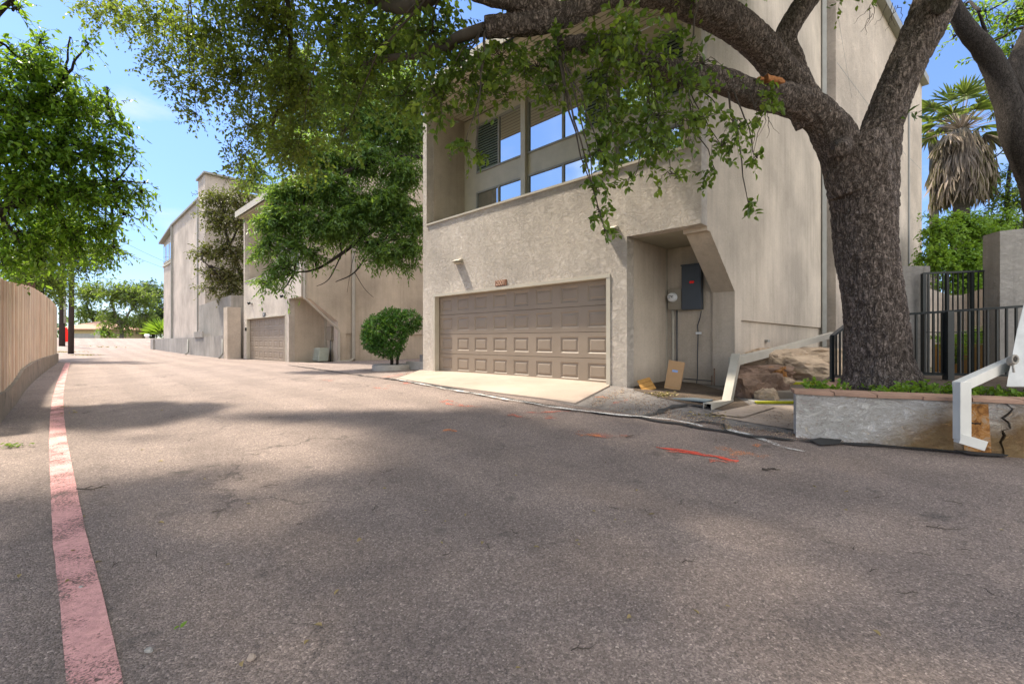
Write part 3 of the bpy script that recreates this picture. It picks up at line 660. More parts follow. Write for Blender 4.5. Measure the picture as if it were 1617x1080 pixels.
mb = MB(); mb.box((-.055,-.055,-.002),(.055,.055,.002), R=Matrix((x_,y_,d_)).transposed(), o=b_-d_*.12); mb.build('outlet_shadow', M['dark'], sp_)

# middle house fittings
def at2(u, v, t=7.7): return s_at(u,t)-20.1, (538-v)*Y_at(u,t)/F + .08
for u,v in ((398,479),(450,468)):
    a,z = at2(u,v); mb = MB(); mb.lathe(A2(a,0,z), [(.0,.0),(.07,.0),(.07,.03),(.02,.04),(.02,.12),(.0,.12)], 14, -TD); fl = mb.build('flood_light', M['trim_grey'], h2, True)
    mb = MB(); mb.lathe(A2(a,-.12,z+.01), [(.0,-.05),(.05,-.05),(.08,.09),(.07,.09),(.0,.06)], 14, (-TD+SD*.5+Vector((0,0,-.4)))); mb.build('lamp_head', M['black_metal'], fl, True)
a,z = at2(417.5,497); pl = part('number_plaque', A2, [(a-.17,a+.17,-.03,-.002,z-.10,z+.10)], M['black_metal'], h2)
text_mesh('plaque_numerals', '17', .2, M['white'], pl, A2(a,-.034,z), RF)
a,z = at2(389.5,520); part('wall_light', A2, [(a-.05,a+.05,-.08,0,z-.09,z+.09)], M['black_metal'], h2)
# its downspouts: corner pipe, chamfer pipe and side pipe
pipe('downspout', [A2(-.05,.12,6.9),A2(-.05,.12,1.92),A2(-.05,1.6,.62),A2(-.05,1.66,.5),A2(-.05,1.66,-.85)], .05, M['tan_metal'], h2, rect=(.075,.075))
pipe('downspout', [A2(-.06,2.35,9.5),A2(-.06,2.35,-.75),A2(-.06,2.1,-.86),A2(-.06,1.5,-.9)], .05, M['tan_metal'], h2, rect=(.11,.11))
part('pilaster', A2, [(-.03,.0,2.45,2.62,-1.2,7.5)], M['stucco_smooth'], h2)
part('downspout', A2, [(1.3,1.37,1.6,1.69,-1.1,1.95)], M['tan_metal'], h2)
me2 = part('electric_meter', A2, [(.5,1.0,1.52,1.7,.1,.75)], M['meter_box'], h2, .006)
pipe('conduit', [A2(.75,1.66,.1),A2(.75,1.66,-.6)], .03, M['tan_metal'], h2); pipe('conduit', [A2(.85,1.66,.1),A2(.85,1.66,-.9)], .02, M['panel_grey'], h2)
vu = thing('vent_unit', A2(.9,1.2,-.9), 'pale louvred box unit on the ground in the meter recess of the middle house', 'vent unit')
mb = MB(); mb.prism([A2(.5,.95,-.85),A2(1.15,.95,-.85),A2(1.1,1.02,-.25),A2(.55,1.02,-.25)], TD*.45); mb.build('housing', M['ac'], vu, bevel=.02)
for k in range(5): part('louvre', A2, [(.56-.0,1.08,.90+.012*k,.97+.012*k,-.78+.11*k,-.745+.11*k)], M['ac'], vu)

# ================================================================== tall house behind the oak
B1, B2 = Vector((10.35,14.55,0)), Vector((19.8,22.0,0)); bd = (B2-B1); BLn = bd.length; bd.normalize(); bn = Vector((-bd.y, bd.x, 0))
th = thing('tall_house', B1+bd*6+Vector((0,0,HC-1)), 'tall plain stucco house rising behind the big oak trunk, at the right', 'house')
def Bq(a, b, z): v = B1 + bd*a + bn*b; v.z = z+HC; return v
mb = MB(); mb.hexa([Bq(0,0,-1.5),Bq(BLn,0,-1.5),Bq(BLn,9,-1.5),Bq(0,9,-1.5),Bq(0,0,13.2),Bq(BLn,0,12.3),Bq(BLn,9,12.3),Bq(0,9,13.2)]); mb.build('wall', M['stucco_pale'], th)
mb = MB(); mb.hexa([Bq(-.3,-.25,13.2),Bq(BLn+.1,-.25,12.3),Bq(BLn+.1,9.2,12.3),Bq(-.3,9.2,13.2),Bq(-.3,-.25,13.55),Bq(BLn+.1,-.25,12.65),Bq(BLn+.1,9.2,12.65),Bq(-.3,9.2,13.55)]); mb.build('roof', M['trim_grey'], th)
def kB(u): # distance along the wall at column u
    d = (u-808.5)/F; return (d*B1.y - B1.x)/(bd.x - d*bd.y)
for u in (1434,):
    k = kB(u); mb = MB(); mb.hexa([Bq(k-.06,-.05,-1),Bq(k+.06,-.05,-1),Bq(k+.06,0.01,-1),Bq(k-.06,0.01,-1),Bq(k-.06,-.05,12.5),Bq(k+.06,-.05,12.5),Bq(k+.06,0.01,12.5),Bq(k-.06,0.01,12.5)]); mb.build('downspout', M['trim_grey'], th)
# fine score lines in the plaster
mb = MB()
def score(u0, v0, u1, v1):
    k0, k1 = kB(u0), kB(u1); y0, y1 = (B1+bd*k0).y, (B1+bd*k1).y; z0, z1 = (538-v0)*y0/F, (538-v1)*y1/F
    mb.hexa([Bq(k0,-.004,z0),Bq(k1,-.004,z1),Bq(k1,.002,z1),Bq(k0,.002,z0),Bq(k0,-.004,z0+.02),Bq(k1,-.004,z1+.02),Bq(k1,.002,z1+.02),Bq(k0,.002,z0+.02)])
score(1322,20,1345,155); score(1322,100,1430,245); score(1436,250,1454,268); mb.build('score_line', M['trim_grey'], th)

# ================================================================== far grey house (third)
h3 = thing('grey_house', S(44,11,-1), 'tall weathered grey house beyond the middle house, with chimney block and slanted top window', 'house')
def q3_(s,t,z): return S(s,t,z)
w3 = MB()
zc = [-1.4, 7.1, 8.35, 9.9]; sc3 = [38.4, 47.9]
w3.prism([S(38.4,7.7,-1.4),S(47.9,7.7,-1.4),S(47.9,7.7,9.95),S(38.4,7.7,9.95)], TD*8)
w3.build('wall', M['stucco_grey'], h3)
mb = MB(); mb.sbox(36.4,38.4,7.62,9.6,-1.4,11.3); mb.build('wall', M['stucco_grey'], h3)
# side towards the court: walls with deep dark openings and a balcony slab
mb = MB(); grid_wall(mb, lambda t, z: S(36.4, t, z), [9.6,10.4,15.4,17], [-1.4,2.2,4.4,5.3,7.6,10.6], lambda i,j: not (i == 1 and j in (1,3)), SD*.3); mb.build('wall', M['stucco_smooth'], h3)
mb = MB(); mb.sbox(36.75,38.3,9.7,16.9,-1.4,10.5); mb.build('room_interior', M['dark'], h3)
mb = MB(); mb.sbox(35.5,36.4,9.9,16.5,4.45,4.7); mb.build('balcony_slab', M['trim'], h3)
mb = MB(); mb.prism([S(47.9,7.85,-1.4),S(53.2,7.85,-1.4),S(53.2,7.85,9.1),S(47.9,7.85,9.6)], TD*7.5); mb.build('wall', M['stucco_grey'], h3)
mb = MB(); mb.hexa([S(47.95,7.55,9.80),S(38.3,7.55,9.96),S(38.3,16,9.96),S(47.95,16,9.80),S(47.95,7.55,9.95),S(38.3,7.55,10.12),S(38.3,16,10.12),S(47.95,16,9.95)])
mb.hexa([S(53.5,7.5,9.05),S(47.95,7.55,9.80),S(47.95,16,9.80),S(53.5,16,9.05),S(53.5,7.5,9.2),S(47.95,7.55,9.95),S(47.95,16,9.95),S(53.5,16,9.2)]); mb.build('roof', M['trim_grey'], h3)
mb = MB(); mb.sbox(36.2,38.55,7.5,17,11.3,11.42); mb.build('chimney_cap', M['trim_grey'], h3)
for k in range(3):
    s_ = 48.5+k*1.55; f = MB(); f.sbox(s_,s_+1.35,7.78,7.84,7.1,8.75); fo = f.build('window', M['trim'], h3); gl = MB(); gl.sbox(s_+.12,s_+1.23,7.765,7.778,7.22,8.62); gl.build('pane', M['glass'], fo)
for s_ in (38.4, 47.9): mb = MB(); mb.sbox(s_-.07,s_+.07,7.55,7.699,-1.2,9.9); mb.build('downspout', M['trim_grey'], h3)
mb = MB(); mb.sbox(47.8,53.3,7.75,7.849,6.85,6.98); mb.build('sill', M['trim'], h3)
yw = thing('yard_wall', S(34,7.4,-1), 'stained grey plaster yard wall on a taller plinth between the far and middle houses', 'wall')
mb = MB(); mb.prism([S(29.8,7.5,-1.3),S(37.5,7.5,-1.3),S(37.5,7.5,2.42),S(29.8,7.5,2.62)], TD*.25); mb.prism([S(29.8,7.75,-1.3),S(29.8,11,-1.3),S(29.8,11,2.6),S(29.8,7.75,2.62)], SD*.25); mb.build('upper_wall', M['yard_wall'], yw)
mb = MB(); mb.prism([S(28.9,7.15,-1.4),S(52.8,7.15,-1.4),S(52.8,7.15,.15),S(38.3,7.15,.22),S(28.9,7.15,.32)], TD*.34); mb.build('plinth', M['yard_wall'], yw)
mb = MB(); mb.sbox(52.8,54.2,7.0,7.8,-1.4,.18); mb.sbox(34.6,37,7.1,7.16,.22,.6); mb.build('pier', M['yard_wall'], yw)
mb = MB(); mb.tube([S(29.5,7.02,.1),S(29.5,7.02,-.7),S(29.3,6.8,-.95)], .06, 8); mb.tube([S(38.3,7.02,.1),S(38.3,7.02,-.8),S(38.2,6.85,-.93)], .06, 8); mb.build('drain_pipe', M['trim_grey'], yw, True)
mb = MB(); mb.sbox(28.5,29.25,7.0,7.65,-1.3,1.85); o = recenter(mb.build('wall_pier', M['stucco_pale'])); tag(o, 'pale square pier standing at the left end of the middle house', 'pier')
mb = MB(); pts = [S(56,10.2,-.9),S(60,10.6,-.8),S(66,12,-.6),S(72,14.5,-.3),S(78,18,0)]
for a_, b_ in zip(pts[:-1], pts[1:]):
    n_ = Vector((0,0,1)).cross((b_-a_).normalized())*.15
    top = lambda p: Vector((p.x,p.y,HC+.28+(.28 if p is pts[-1] else 0)))
    mb.hexa([a_-n_,b_-n_,b_+n_,a_+n_,top(a_)-n_,top(b_)-n_,top(b_)+n_,top(a_)+n_])
o = recenter(mb.build('low_wall', M['stucco_grey'])); tag(o, 'low curved grey wall at the far end of the lane beyond the grey house', 'wall')
mb = MB(); mb.lathe(P(232,531,62), [(.0,-.25),(.16,-.25),(.16,-.1),(.3,-.02),(.3,.22),(.18,.36),(.0,.38)], 14); o = recenter(mb.build('globe_lamp', M['white'], smooth=True)); tag(o, 'small white globe lamp on the far low wall', 'lamp')
# far tan garage house behind the crest
fh = thing('garage_house', P(140,540,86), 'distant single storey tan house with brown hip roof and closed garage beyond the crest', 'house')
Yh = 86.0; X0, X1 = (96-808.5)/F*Yh, (174-808.5)/F*Yh; zg = HC-2.4; ze = HC+2.05
mb = MB(); mb.box((X0,Yh,zg),(X1,Yh+9,ze)); mb.build('wall', M['tan_wall'], fh)
mb = MB(); e = .7; c = [(X0-e,Yh-e),(X1+e,Yh-e),(X1+e,Yh+9+e),(X0-e,Yh+9+e)]; zt = ze+2.0
vs = [(x,y,ze) for x,y in c]+[(x,y,ze+.18) for x,y in c]+[(X0+3.8,Yh+4.5,zt),(X1-4.2,Yh+4.5,zt)]
mb.add(vs, [(0,3,2,1),(0,1,5,4),(1,2,6,5),(2,3,7,6),(3,0,4,7),(4,5,9,8),(5,6,9),(6,7,8,9),(7,4,8)]); mb.build('roof', M['roof_tan'], fh)
g0, g1 = (112-808.5)/F*Yh, (149-808.5)/F*Yh
mb = MB(); mb.box((g0,Yh-.06,zg),(g1,Yh-.01,HC+1.35)); mb.build('garage_door', M['pale_door'], fh)
mb = MB(); mb.box((g1+.15,Yh-.12,zg),(g1+1.25,Yh-.01,ze)); mb.build('wall', M['trim'], fh)

# ================================================================== wooden fence on its concrete kerb
kp = [(-60,760),(-25,700),(0,670),(15,650),(27,636),(38,619),(52,603),(70,588),(84,578),(92.6,571.5)]
fp = [G(*p) for p in kp]
base = [Vector((fp[2].x-2.2, fp[2].y-4.5, 0)), Vector((fp[2].x-1.2,fp[2].y-2.4,0))] + fp[2:]
for p in base: p.z = gz(p.x,p.y)
kh = [.42,.42,.42,.36,.40,.50,.52,.5,.45,.42]       # kerb height
fence_top = {0:437,15:443,27:447.5,38:450,52:452.5,70:463,84:474,92.6:485}
tops = []
cols = [None,None,0,15,27,38,52,70,84,92.6]
for p, c in zip(base, cols): tops.append(HC + (538-fence_top[c])*p.y/F if c is not None else HC+1.0)
fn_ = thing('wood_fence', base[4], 'tall tan wooden board fence along the left edge of the lane', 'fence')
mb = MB(); nrm = []
for i in range(len(base)):
    d = (base[min(i+1,len(base)-1)]-base[max(i-1,0)]); d.z = 0; d.normalize(); nrm.append(Vector((d.y,-d.x,0)))
vs = []
for p, n_, k in zip(base, nrm, kh):
    b0 = p - Vector((0,0,.4)); vs += [b0, b0 - n_*.3, Vector((p.x,p.y,p.z+k)) - n_*.3, Vector((p.x,p.y,p.z+k))]
m = len(base); mb.add(vs, [(i*4+a_, i*4+(a_+1)%4, i*4+4+(a_+1)%4, i*4+4+a_) for i in range(m-1) for a_ in range(4)] + [(0,1,2,3), tuple(range(4*m-4,4*m))]); mb.build('kerb', M['concrete_dark'], fn_)
rr = random.Random(5); mb = MB()
for i in range(m-1):
    a_, b_ = base[i], base[i+1]; d = (b_-a_); ln = Vector((d.x,d.y,0)).length; nb = max(1, round(ln/.14)); d2 = Vector((d.x,d.y,0)).normalized(); n_ = Vector((d2.y,-d2.x,0))
    for k in range(nb):
        f0, f1 = k/nb, (k+1)/nb; p0, p1 = a_.lerp(b_, f0), a_.lerp(b_, f1)
        zt = (tops[i]*(1-f0)+tops[i+1]*f0) + rr.uniform(-.022,.022); zb0 = p0.z + kh[i]*(1-f0)+kh[i+1]*f0 - .03; off = -n_*(.05+rr.uniform(0,.012)); th_ = -n_*.018; gp = d2*rr.uniform(.002,.007)
        q0, q1 = p0+off+gp, p1+off-gp
        mb.hexa([Vector((q0.x,q0.y,zb0)),Vector((q1.x,q1.y,zb0)),Vector((q1.x,q1.y,zb0))+th_,Vector((q0.x,q0.y,zb0))+th_, Vector((q0.x,q0.y,zt)),Vector((q1.x,q1.y,zt)),Vector((q1.x,q1.y,zt))+th_,Vector((q0.x,q0.y,zt))+th_])
mb.build('boards', M['fence_wood'], fn_)
mb = MB()
for hh in (.35, 1.1, 1.75):
    mb.tube([Vector((p.x,p.y,p.z+k+hh*(t_-p.z-k)/2.0)) - n_*.1 for p,n_,k,t_ in zip(base,nrm,kh,tops)], 0, rect=(.05,.09))
mb.build('rail', M['fence_wood'], fn_)
mb = MB(); a_, b_ = P(36,500,15.5), P(82,500,21)
for k in range(26):
    p = a_.lerp(b_, k/26) + Vector((-1.2,.4,0)); q = a_.lerp(b_, (k+.93)/26) + Vector((-1.2,.4,0)); zt = HC+(538-446)*p.y/F + .05*((k*7)%3-1)*.3
    mb.hexa([Vector((p.x,p.y,.3)),Vector((q.x,q.y,.3)),Vector((q.x-.01,q.y+.02,.3)),Vector((p.x-.01,p.y+.02,.3)),Vector((p.x,p.y,zt)),Vector((q.x,q.y,zt)),Vector((q.x-.01,q.y+.02,zt)),Vector((p.x-.01,p.y+.02,zt))])
o = recenter(mb.build('brown_fence', M['brown_wood'])); tag(o, 'dark brown board fence showing above the tan fence at the left', 'fence')
# utility poles
b = G(112,558.5); po = thing('utility_pole', b, 'dark wooden utility pole standing at the end of the red line', 'pole')
mb = MB(); mb.tube([b-Vector((0,0,.3)), b+Vector((.05,0,5)), b+Vector((.0,0,10.5))], [.17,.155,.13], 14); mb.build('shaft', M['pole_wood'], po, True)
mb = MB(); mb.box((-1.1,-.05,9.6),(1.1,.05,9.72), o=b); mb.build('crossarm', M['pole_wood'], po)
b = G(98,546.5); po2 = thing('utility_pole', b, 'second dark pole farther back behind the end of the wooden fence', 'pole')
mb = MB(); mb.tube([b-Vector((0,0,.3)), b+Vector((0,0,6)), b+Vector((.05,0,11))], [.24,.2,.17], 12); mb.build('shaft', M['pole_wood'], po2, True)
mb = MB(); mb.tube([b+Vector((.38,-.1,5.2)), b+Vector((.38,-.1,2.2))], .1, 10); mb.build('riser_pipe', M['trim_grey'], po2, True)
b = G(104,541); mb = MB(); mb.hexa([b+Vector(v) for v in [(-.28,-.2,.35),(.05,-.2,.05),(.22,.2,.1),(-.25,.2,.35),(-.22,-.1,1.7),(.06,-.12,1.65),(.08,.1,1.65),(-.2,.1,1.7)]]); o = recenter(mb.build('red_banner', M['red'], bevel=.03)); tag(o, 'red cloth marker beside the farther dark pole', 'banner')
# wires far away
mb = MB()
for (z0, z1, u) in ((9.6+HC-1, 10, 0), (9.2, 9.6, 1)):
    p0 = Vector((G(112,558.5).x + (.9-1.8*u), G(112,558.5).y, G(112,558.5).z+9.72)); p1 = Vector((p0.x-14, p0.y+45, p0.z+1))
    mb.tube([p0.lerp(p1,k/10)+Vector((0,0,-1.2*(1-(k/5-1)**2))) for k in range(11)], .012, 4)
mb.build('power_line', M['black_metal'], po)

# ================================================================== court: shrub ring, pedestal, wheel stop
c = G(620,583); mb = MB(); mb.lathe(c, [(.62,-.1),(.62,.13),(.58,.16),(.50,.16),(.47,.13),(.47,-.05)], 36); o = recenter(mb.build('planter_ring', M['concrete'], smooth=True)); tag(o, 'low round concrete ring around the clipped shrub', 'planter')
mb = MB(); mb.lathe(c, [(.0,.12),(.3,.11),(.48,.09)], 20); o = mb.build('ring_soil', M['dirt']); tag(o, None, None, None, 'structure')
up = thing('utility_pedestal', G(637,575), 'pale metal utility pedestal on a concrete base behind the clipped shrub', 'utility box')
b = S(12.6, 9.1, g(12.6,9.1)); RM = Matrix((-SD, TD, Vector((0,0,1)))).transposed(); up.location = b
mb = MB(); mb.box((-.32,-.28,-.1),(.32,.28,.42), R=RM, o=b); mb.build('base', M['concrete'], up, bevel=.02)
mb = MB(); mb.box((-.26,-.2,.42),(.26,.2,1.42), R=RM, o=b); cab = mb.build('cabinet', M['trim'], up, bevel=.02)
mb = MB(); mb.box((-.29,-.23,1.42),(.29,.23,1.48), R=RM, o=b); mb.build('cabinet_lid', M['trim'], up, bevel=.01)
mb = MB(); mb.box((-.004,-.207,.47),(.004,-.2,1.38), R=RM, o=b); mb.build('door_seam', M['panel_grey'], up)
b = S(11.75, 8.0, g(11.75,8.0)); mb = MB(); mb.hexa([b+RM@Vector(v) for v in [(-.62,-.12,0),(.62,-.12,0),(.62,.12,0),(-.62,.12,0),(-.6,-.07,.24),(.6,-.07,.24),(.6,.07,.24),(-.6,.07,.24)]]); o = recenter(mb.build('wheel_stop', M['concrete'], bevel=.01)); tag(o, 'pale concrete block lying beside the left corner of the nearest house', 'wheel stop')

# ================================================================== steps, rocks, planter
st_ = thing('garden_steps', P(1220,645,7.6), 'worn grey steps with yellow painted nosings left of the white planter', 'steps')
for k, (y0, zt, x0, x1) in enumerate(((7.35,-.985,3.95,5.2),(7.72,-.86,4.15,5.6),(8.1,-.745,4.7,6.2))):
    mb = MB(); mb.box((x0,y0,HC-1.5),(x1,y0+2.4-.35*k,HC+zt)); sp2 = mb.build('step', M['concrete_dark'] if k else M['concrete'], st_, bevel=.012)
    if k != 1:
        mb = MB(); mb.box((x0+.0,y0-.006,HC+zt-.035),(x1-.0,y0+.07,HC+zt+.006)); mb.build('nosing', M['yellow'], sp2, bevel=.004)
mb = MB(); mb.box((4.9,9.4,HC-1.4),(9.5,13,HC-.70)); o = mb.build('path', M['walk']); o['kind'] = 'structure'
def rock(name, c, r, label, mat, seed, cat='rock', parent=None, rot=0, sub=4, rough=.35):
    bm = bmesh.new(); bmesh.ops.create_icosphere(bm, subdivisions=sub, radius=1)
    R_ = Matrix.Rotation(rot, 3, 'Z'); off = Vector((seed*3.1, seed*1.7, 0))
    for v in bm.verts:
        p = v.co.copy(); q = Vector((max(-.78,min(.78,p.x)), max(-.78,min(.78,p.y)), max(-.75,min(.72,p.z))))
        k = 1 + rough*mnoise.fractal(p*1.3+off, 1, 2, 4) + .10*abs(mnoise.noise(p*5+off)); q = q*k
        v.co = Vector(c) + R_ @ Vector((q.x*r[0]/.78, q.y*r[1]/.78, q.z*r[2]/.75))
    me = bpy.data.meshes.new(name); bm.to_mesh(me); bm.free(); o = link_mesh(name, me, mat, parent, False)
    if parent is None: recenter(o); tag(o, label, cat)
    return o
rock('boulder', P(1200,616,8.1), (.40,.28,.27), 'chunky brown rock directly right of the pale downspout elbow, below the ledge', M['rock_dark'], 1, rot=.2)
rock('boulder', P(1172,622,8.05), (.20,.2,.26), 'broken rock wedged tight behind the pale downspout elbow', M['rock_dark'], 7, rot=.6)
rock('boulder', P(1212,630,7.7), (.16,.16,.16), 'small grey rock beside the lowest yellow step', M['rock'], 3, rot=.9)
rock('boulder', P(1232,607,8.3), (.17,.2,.13), 'small pale rock between the ledge rock and the upper yellow nosing', M['rock'], 8, rot=.3)
rock('boulder', P(1206,592,8.5), (.46,.25,.16), 'dark mossy rock ledge above the steps and below the downspout', M['rock_dark'], 4, rot=-.1)
rock('boulder', P(1224,594,8.35), (.13,.15,.15), 'rusty rounded stone at the right end of the mossy ledge', M['rust'], 9, rot=.4)
rock('bedrock_bank', P(1285,582,9.9), (1.5,1.1,.42), 'large sloping tan bedrock bank under the sloping downspout', M['rock'], 5, rot=.55, sub=5, rough=.22)
rock('bedrock_bank', P(1225,578,9.4), (.55,.5,.30), 'smaller tan bedrock hump left of the large bank against the house wall', M['rock'], 12, rot=.75, sub=5, rough=.2)
# planter
pt = thing('stucco_planter', Vector((4.2,5.4,HC-1.15)), 'low white stucco planter with terracotta cap around the big oak', 'planter')
PA = Vector((3.43,5.5,0)); pd = Vector((1.3,-.63,0)).normalized(); pn = Vector((-pd.y,pd.x,0))
def Q(a, b, z): v = PA + pd*a + pn*b; v.z = z+HC; return v
Lp = 1.44
def face_wall(a0, a1, name, mat):
    mb = MB(); mb.hexa([Q(a0,0,-1.5),Q(a1,0,-1.5),Q(a1,.24,-1.5),Q(a0,.24,-1.5),Q(a0,0,-.645),Q(a1,0,-.645),Q(a1,.24,-.645),Q(a0,.24,-.645)]); return mb.build(name, mat, pt)
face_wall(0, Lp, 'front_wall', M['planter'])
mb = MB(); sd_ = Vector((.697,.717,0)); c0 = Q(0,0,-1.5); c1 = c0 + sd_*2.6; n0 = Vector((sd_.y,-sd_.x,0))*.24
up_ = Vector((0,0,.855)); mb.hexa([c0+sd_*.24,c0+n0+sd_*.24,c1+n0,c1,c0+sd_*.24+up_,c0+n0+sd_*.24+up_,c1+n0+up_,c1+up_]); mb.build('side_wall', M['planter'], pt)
mb = MB(); rr = random.Random(2)
k = -.02
while k < Lp+2.2:
    wd = .40; gap = .006; tz = rr.uniform(-.004,.004)
    if not (Lp+.32 < k < Lp+.36): mb.hexa([Q(k,-.035,-.643+tz),Q(k+wd-gap,-.035,-.643-tz),Q(k+wd-gap,.36,-.643),Q(k,.36,-.643),Q(k,-.035,-.603+tz),Q(k+wd-gap,-.035,-.603-tz),Q(k+wd-gap,.36,-.603),Q(k,.36,-.603)])
    k += wd
for k in range(6):
    a_ = c0 + sd_*(.38+k*.38) - n0*.12; b_ = a_ + sd_*.374; u2 = Vector((0,0,.857)); u3 = Vector((0,0,.895)); mb.hexa([a_+u2,a_+n0*1.5+u2,b_+n0*1.5+u2,b_+u2,a_+u3,a_+n0*1.5+u3,b_+n0*1.5+u3,b_+u3])
mb.build('tile_cap', M['tile'], pt, bevel=.004)
mb = MB(); mb.hexa([Q(.1,.3,-.9),Q(5,.3,-.9),Q(6,5,-.9),Q(.9,3.3,-.9),Q(.1,.3,-.655),Q(5,.3,-.655),Q(6,5,-.60),Q(.9,3.3,-.60)]); mb.build('soil', M['dirt'], pt)
# cracked right part
cp = thing('cracked_planter', Q(Lp+.6,0,-1.1), 'cracked rust stained planter section right of the white downspout outlet', 'planter')
def cw(poly, name, mat, b0, b1):
    mb = MB(); mb.prism([Q(a,b0,z) for a,z in poly], pn*(b1-b0)); return mb.build(name, mat, cp)
jz = [(-1.6,Lp+.40),(-1.12,Lp+.385),(-1.05,Lp+.36),(-.98,Lp+.385),(-.93,Lp+.375),(-.90,Lp+.44),(-.84,Lp+.42),(-.80,Lp+.37),(-.75,Lp+.42),(-.70,Lp+.455),(-.645,Lp+.40)]
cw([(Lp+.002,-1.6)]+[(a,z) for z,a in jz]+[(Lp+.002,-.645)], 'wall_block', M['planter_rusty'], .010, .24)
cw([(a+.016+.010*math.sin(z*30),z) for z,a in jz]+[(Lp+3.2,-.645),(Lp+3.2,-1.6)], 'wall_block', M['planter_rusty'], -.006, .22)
cw([(Lp+.3,-1.6),(Lp+.5,-1.6),(Lp+.5,-.66),(Lp+.3,-.66)], 'crack_void', M['dark'], .06, .2)
cw([(Lp+.085,-1.16),(Lp+.30,-1.18),(Lp+.29,-.98),(Lp+.275,-.66),(Lp+.15,-.665),(Lp+.13,-.72),(Lp+.125,-.86),(Lp+.07,-.89)], 'rust_patch', M['rust'], .004, .1)
mb = MB()
cr = [(Lp+.05,-.905),(Lp+.09,-.885),(Lp+.125,-.865),(Lp+.17,-.872),(Lp+.22,-.868)]
for (a0,z0),(a1,z1) in zip(cr[:-1],cr[1:]): mb.prism([Q(a0,.001,z0-.009),Q(a1,.001,z1-.005),Q(a1,.001,z1+.005),Q(a0,.001,z0+.008)], pn*.006)
mb.build('crack', M['dark'], cp)
# white downspout with outlet
ws = thing('white_downspout', Q(Lp,-.1,-1.1), 'cream square downspout bent down over the planter front, outlet near the crack', 'downspout')
a_ = P(1519,606,4.72); b_ = P(1519,694,4.70)
mb = MB(); mb.tube([P(1606,568,5.35), P(1565,587,5.05), P(1512,611,4.72)], 0, rect=(.085,.11)); mb.build('upper_pipe', M['white_metal'], ws, bevel=.004)
mb = MB(); mb.tube([a_+Vector((0,0,.02)), b_], 0, rect=(.085,.115)); mb.build('drop_pipe', M['white_metal'], ws, bevel=.004)
mb = MB(); mb.tube([b_+Vector((-.045,0,.02)), b_+Vector((.17,-.05,-.05))], 0, rect=(.085,.10)); mb.build('outlet', M['white_metal'], ws, bevel=.004)
# white sloping buttress at the right edge
mb = MB(); mb.prism([P(1589,611,4.95),P(1591,600,4.95),P(1606,520,5.05),P(1632,420,5.1),P(1760,420,5.1),P(1760,612,4.95)], Vector((.72,.6,0))); o = recenter(mb.build('white_buttress', M['stucco_pale'], bevel=.01)); o.data.materials.clear(); o.data.materials.append(m_plain('white_painted_wood', (.55,.56,.54), .7, .12, 6)); tag(o, 'white painted sloping buttress at the right edge above the cracked planter', 'buttress')
mb = MB(); cc = P(1599,570,4.95)
for k in range(3): mb.tube([cc+Vector((.035*math.cos(t_),-.02*k+.02,.045*math.sin(t_)+.01*k)) for t_ in [i*math.pi/5 for i in range(11)]], .012, 6)
mb.tube([cc+Vector((0,0,-.03)), cc+Vector((-.02,-.03,-.12))], .01, 6)
o = recenter(mb.build('rope_tie', m_plain('rope', (.36,.33,.28), .95), smooth=True)); tag(o, 'grey rope knot tying the cream downspout to the buttress', 'rope')
# low railing behind the planter
def railing(name, label, pts, zt, zb, posts, pick, bar, parent=None, mat=M['black_metal'], extra=()):
    r = thing(name, pts[0], label, 'railing' if 'gate' not in name else 'gate'); mb = MB()
    T = lambda k, z: (pts[0].lerp(pts[1], k), z)
    a_, b_ = pts; top0 = Vector((a_.x,a_.y,zt[0])); top1 = Vector((b_.x,b_.y,zt[1])); bo0 = Vector((a_.x,a_.y,zb[0])); bo1 = Vector((b_.x,b_.y,zb[1]))
    mb.tube([top0,top1], 0, rect=(.05,.035)); mb.build('top_rail', mat, r)
    mb = MB(); mb.tube([bo0,bo1], 0, rect=(.035,.03)); mb.build('bottom_rail', mat, r)
    for e in extra: mb = MB(); mb.tube([bo0.lerp(top0,e),bo1.lerp(top1,e)], 0, rect=(.025,.02)); mb.build('middle_rail', mat, r)
    for k in range(pick+1):
        f = k/pick; mb = MB(); mb.tube([bo0.lerp(bo1,f), top0.lerp(top1,f)-Vector((0,0,.01))], 0, rect=(bar,bar)); mb.build('picket', mat, r)
    for f, w_ in posts:
        mb = MB(); p = bo0.lerp(bo1,f); q = top0.lerp(top1,f); mb.tube([Vector((p.x,p.y,p.z-.15)), q+Vector((0,0,.0))], 0, rect=(w_,w_)); mb.build('post', mat, r)
    return r
zz = lambda v, Y: HC + (538-v)*Y/F
railing('low_railing', 'low black metal railing left of the oak trunk on the planter rim', [P(1314,596,6.7),P(1352,596,8.0)], (zz(531,6.7),zz(500,8.0)), (zz(594,6.7),zz(592,8.0)-.05), [(0,.045)], 7, .02)
railing('low_railing', 'low black metal railing right of the oak trunk behind the green ground cover', [P(1420,590,7.4),P(1700,590,6.6)], (zz(497,7.4),zz(478,6.6)), (zz(588,7.4),zz(596,6.6)), [(0,.05),(.30,.10),(1,.05)], 19, .026)
railing('garden_gate', 'taller black metal gate between two grey walls behind the low railing', [P(1458,560,9.0),P(1578,560,8.6)], (zz(432,9.0),zz(427,8.6)), (zz(592,9.0),zz(595,8.6)), [(0,.06),(.32,.05),(.65,.05),(1,.07)], 15, .018, extra=(.42,))
mb = MB(); mb.box((0,0,0),(.75,.4,2.9), o=Vector((P(1413,560,9.1).x,9.15,HC-1.4))); o = recenter(mb.build('garden_wall', M['yard_wall'])); tag(o, 'grey plaster garden wall left of the black gate, behind the oak', 'wall')
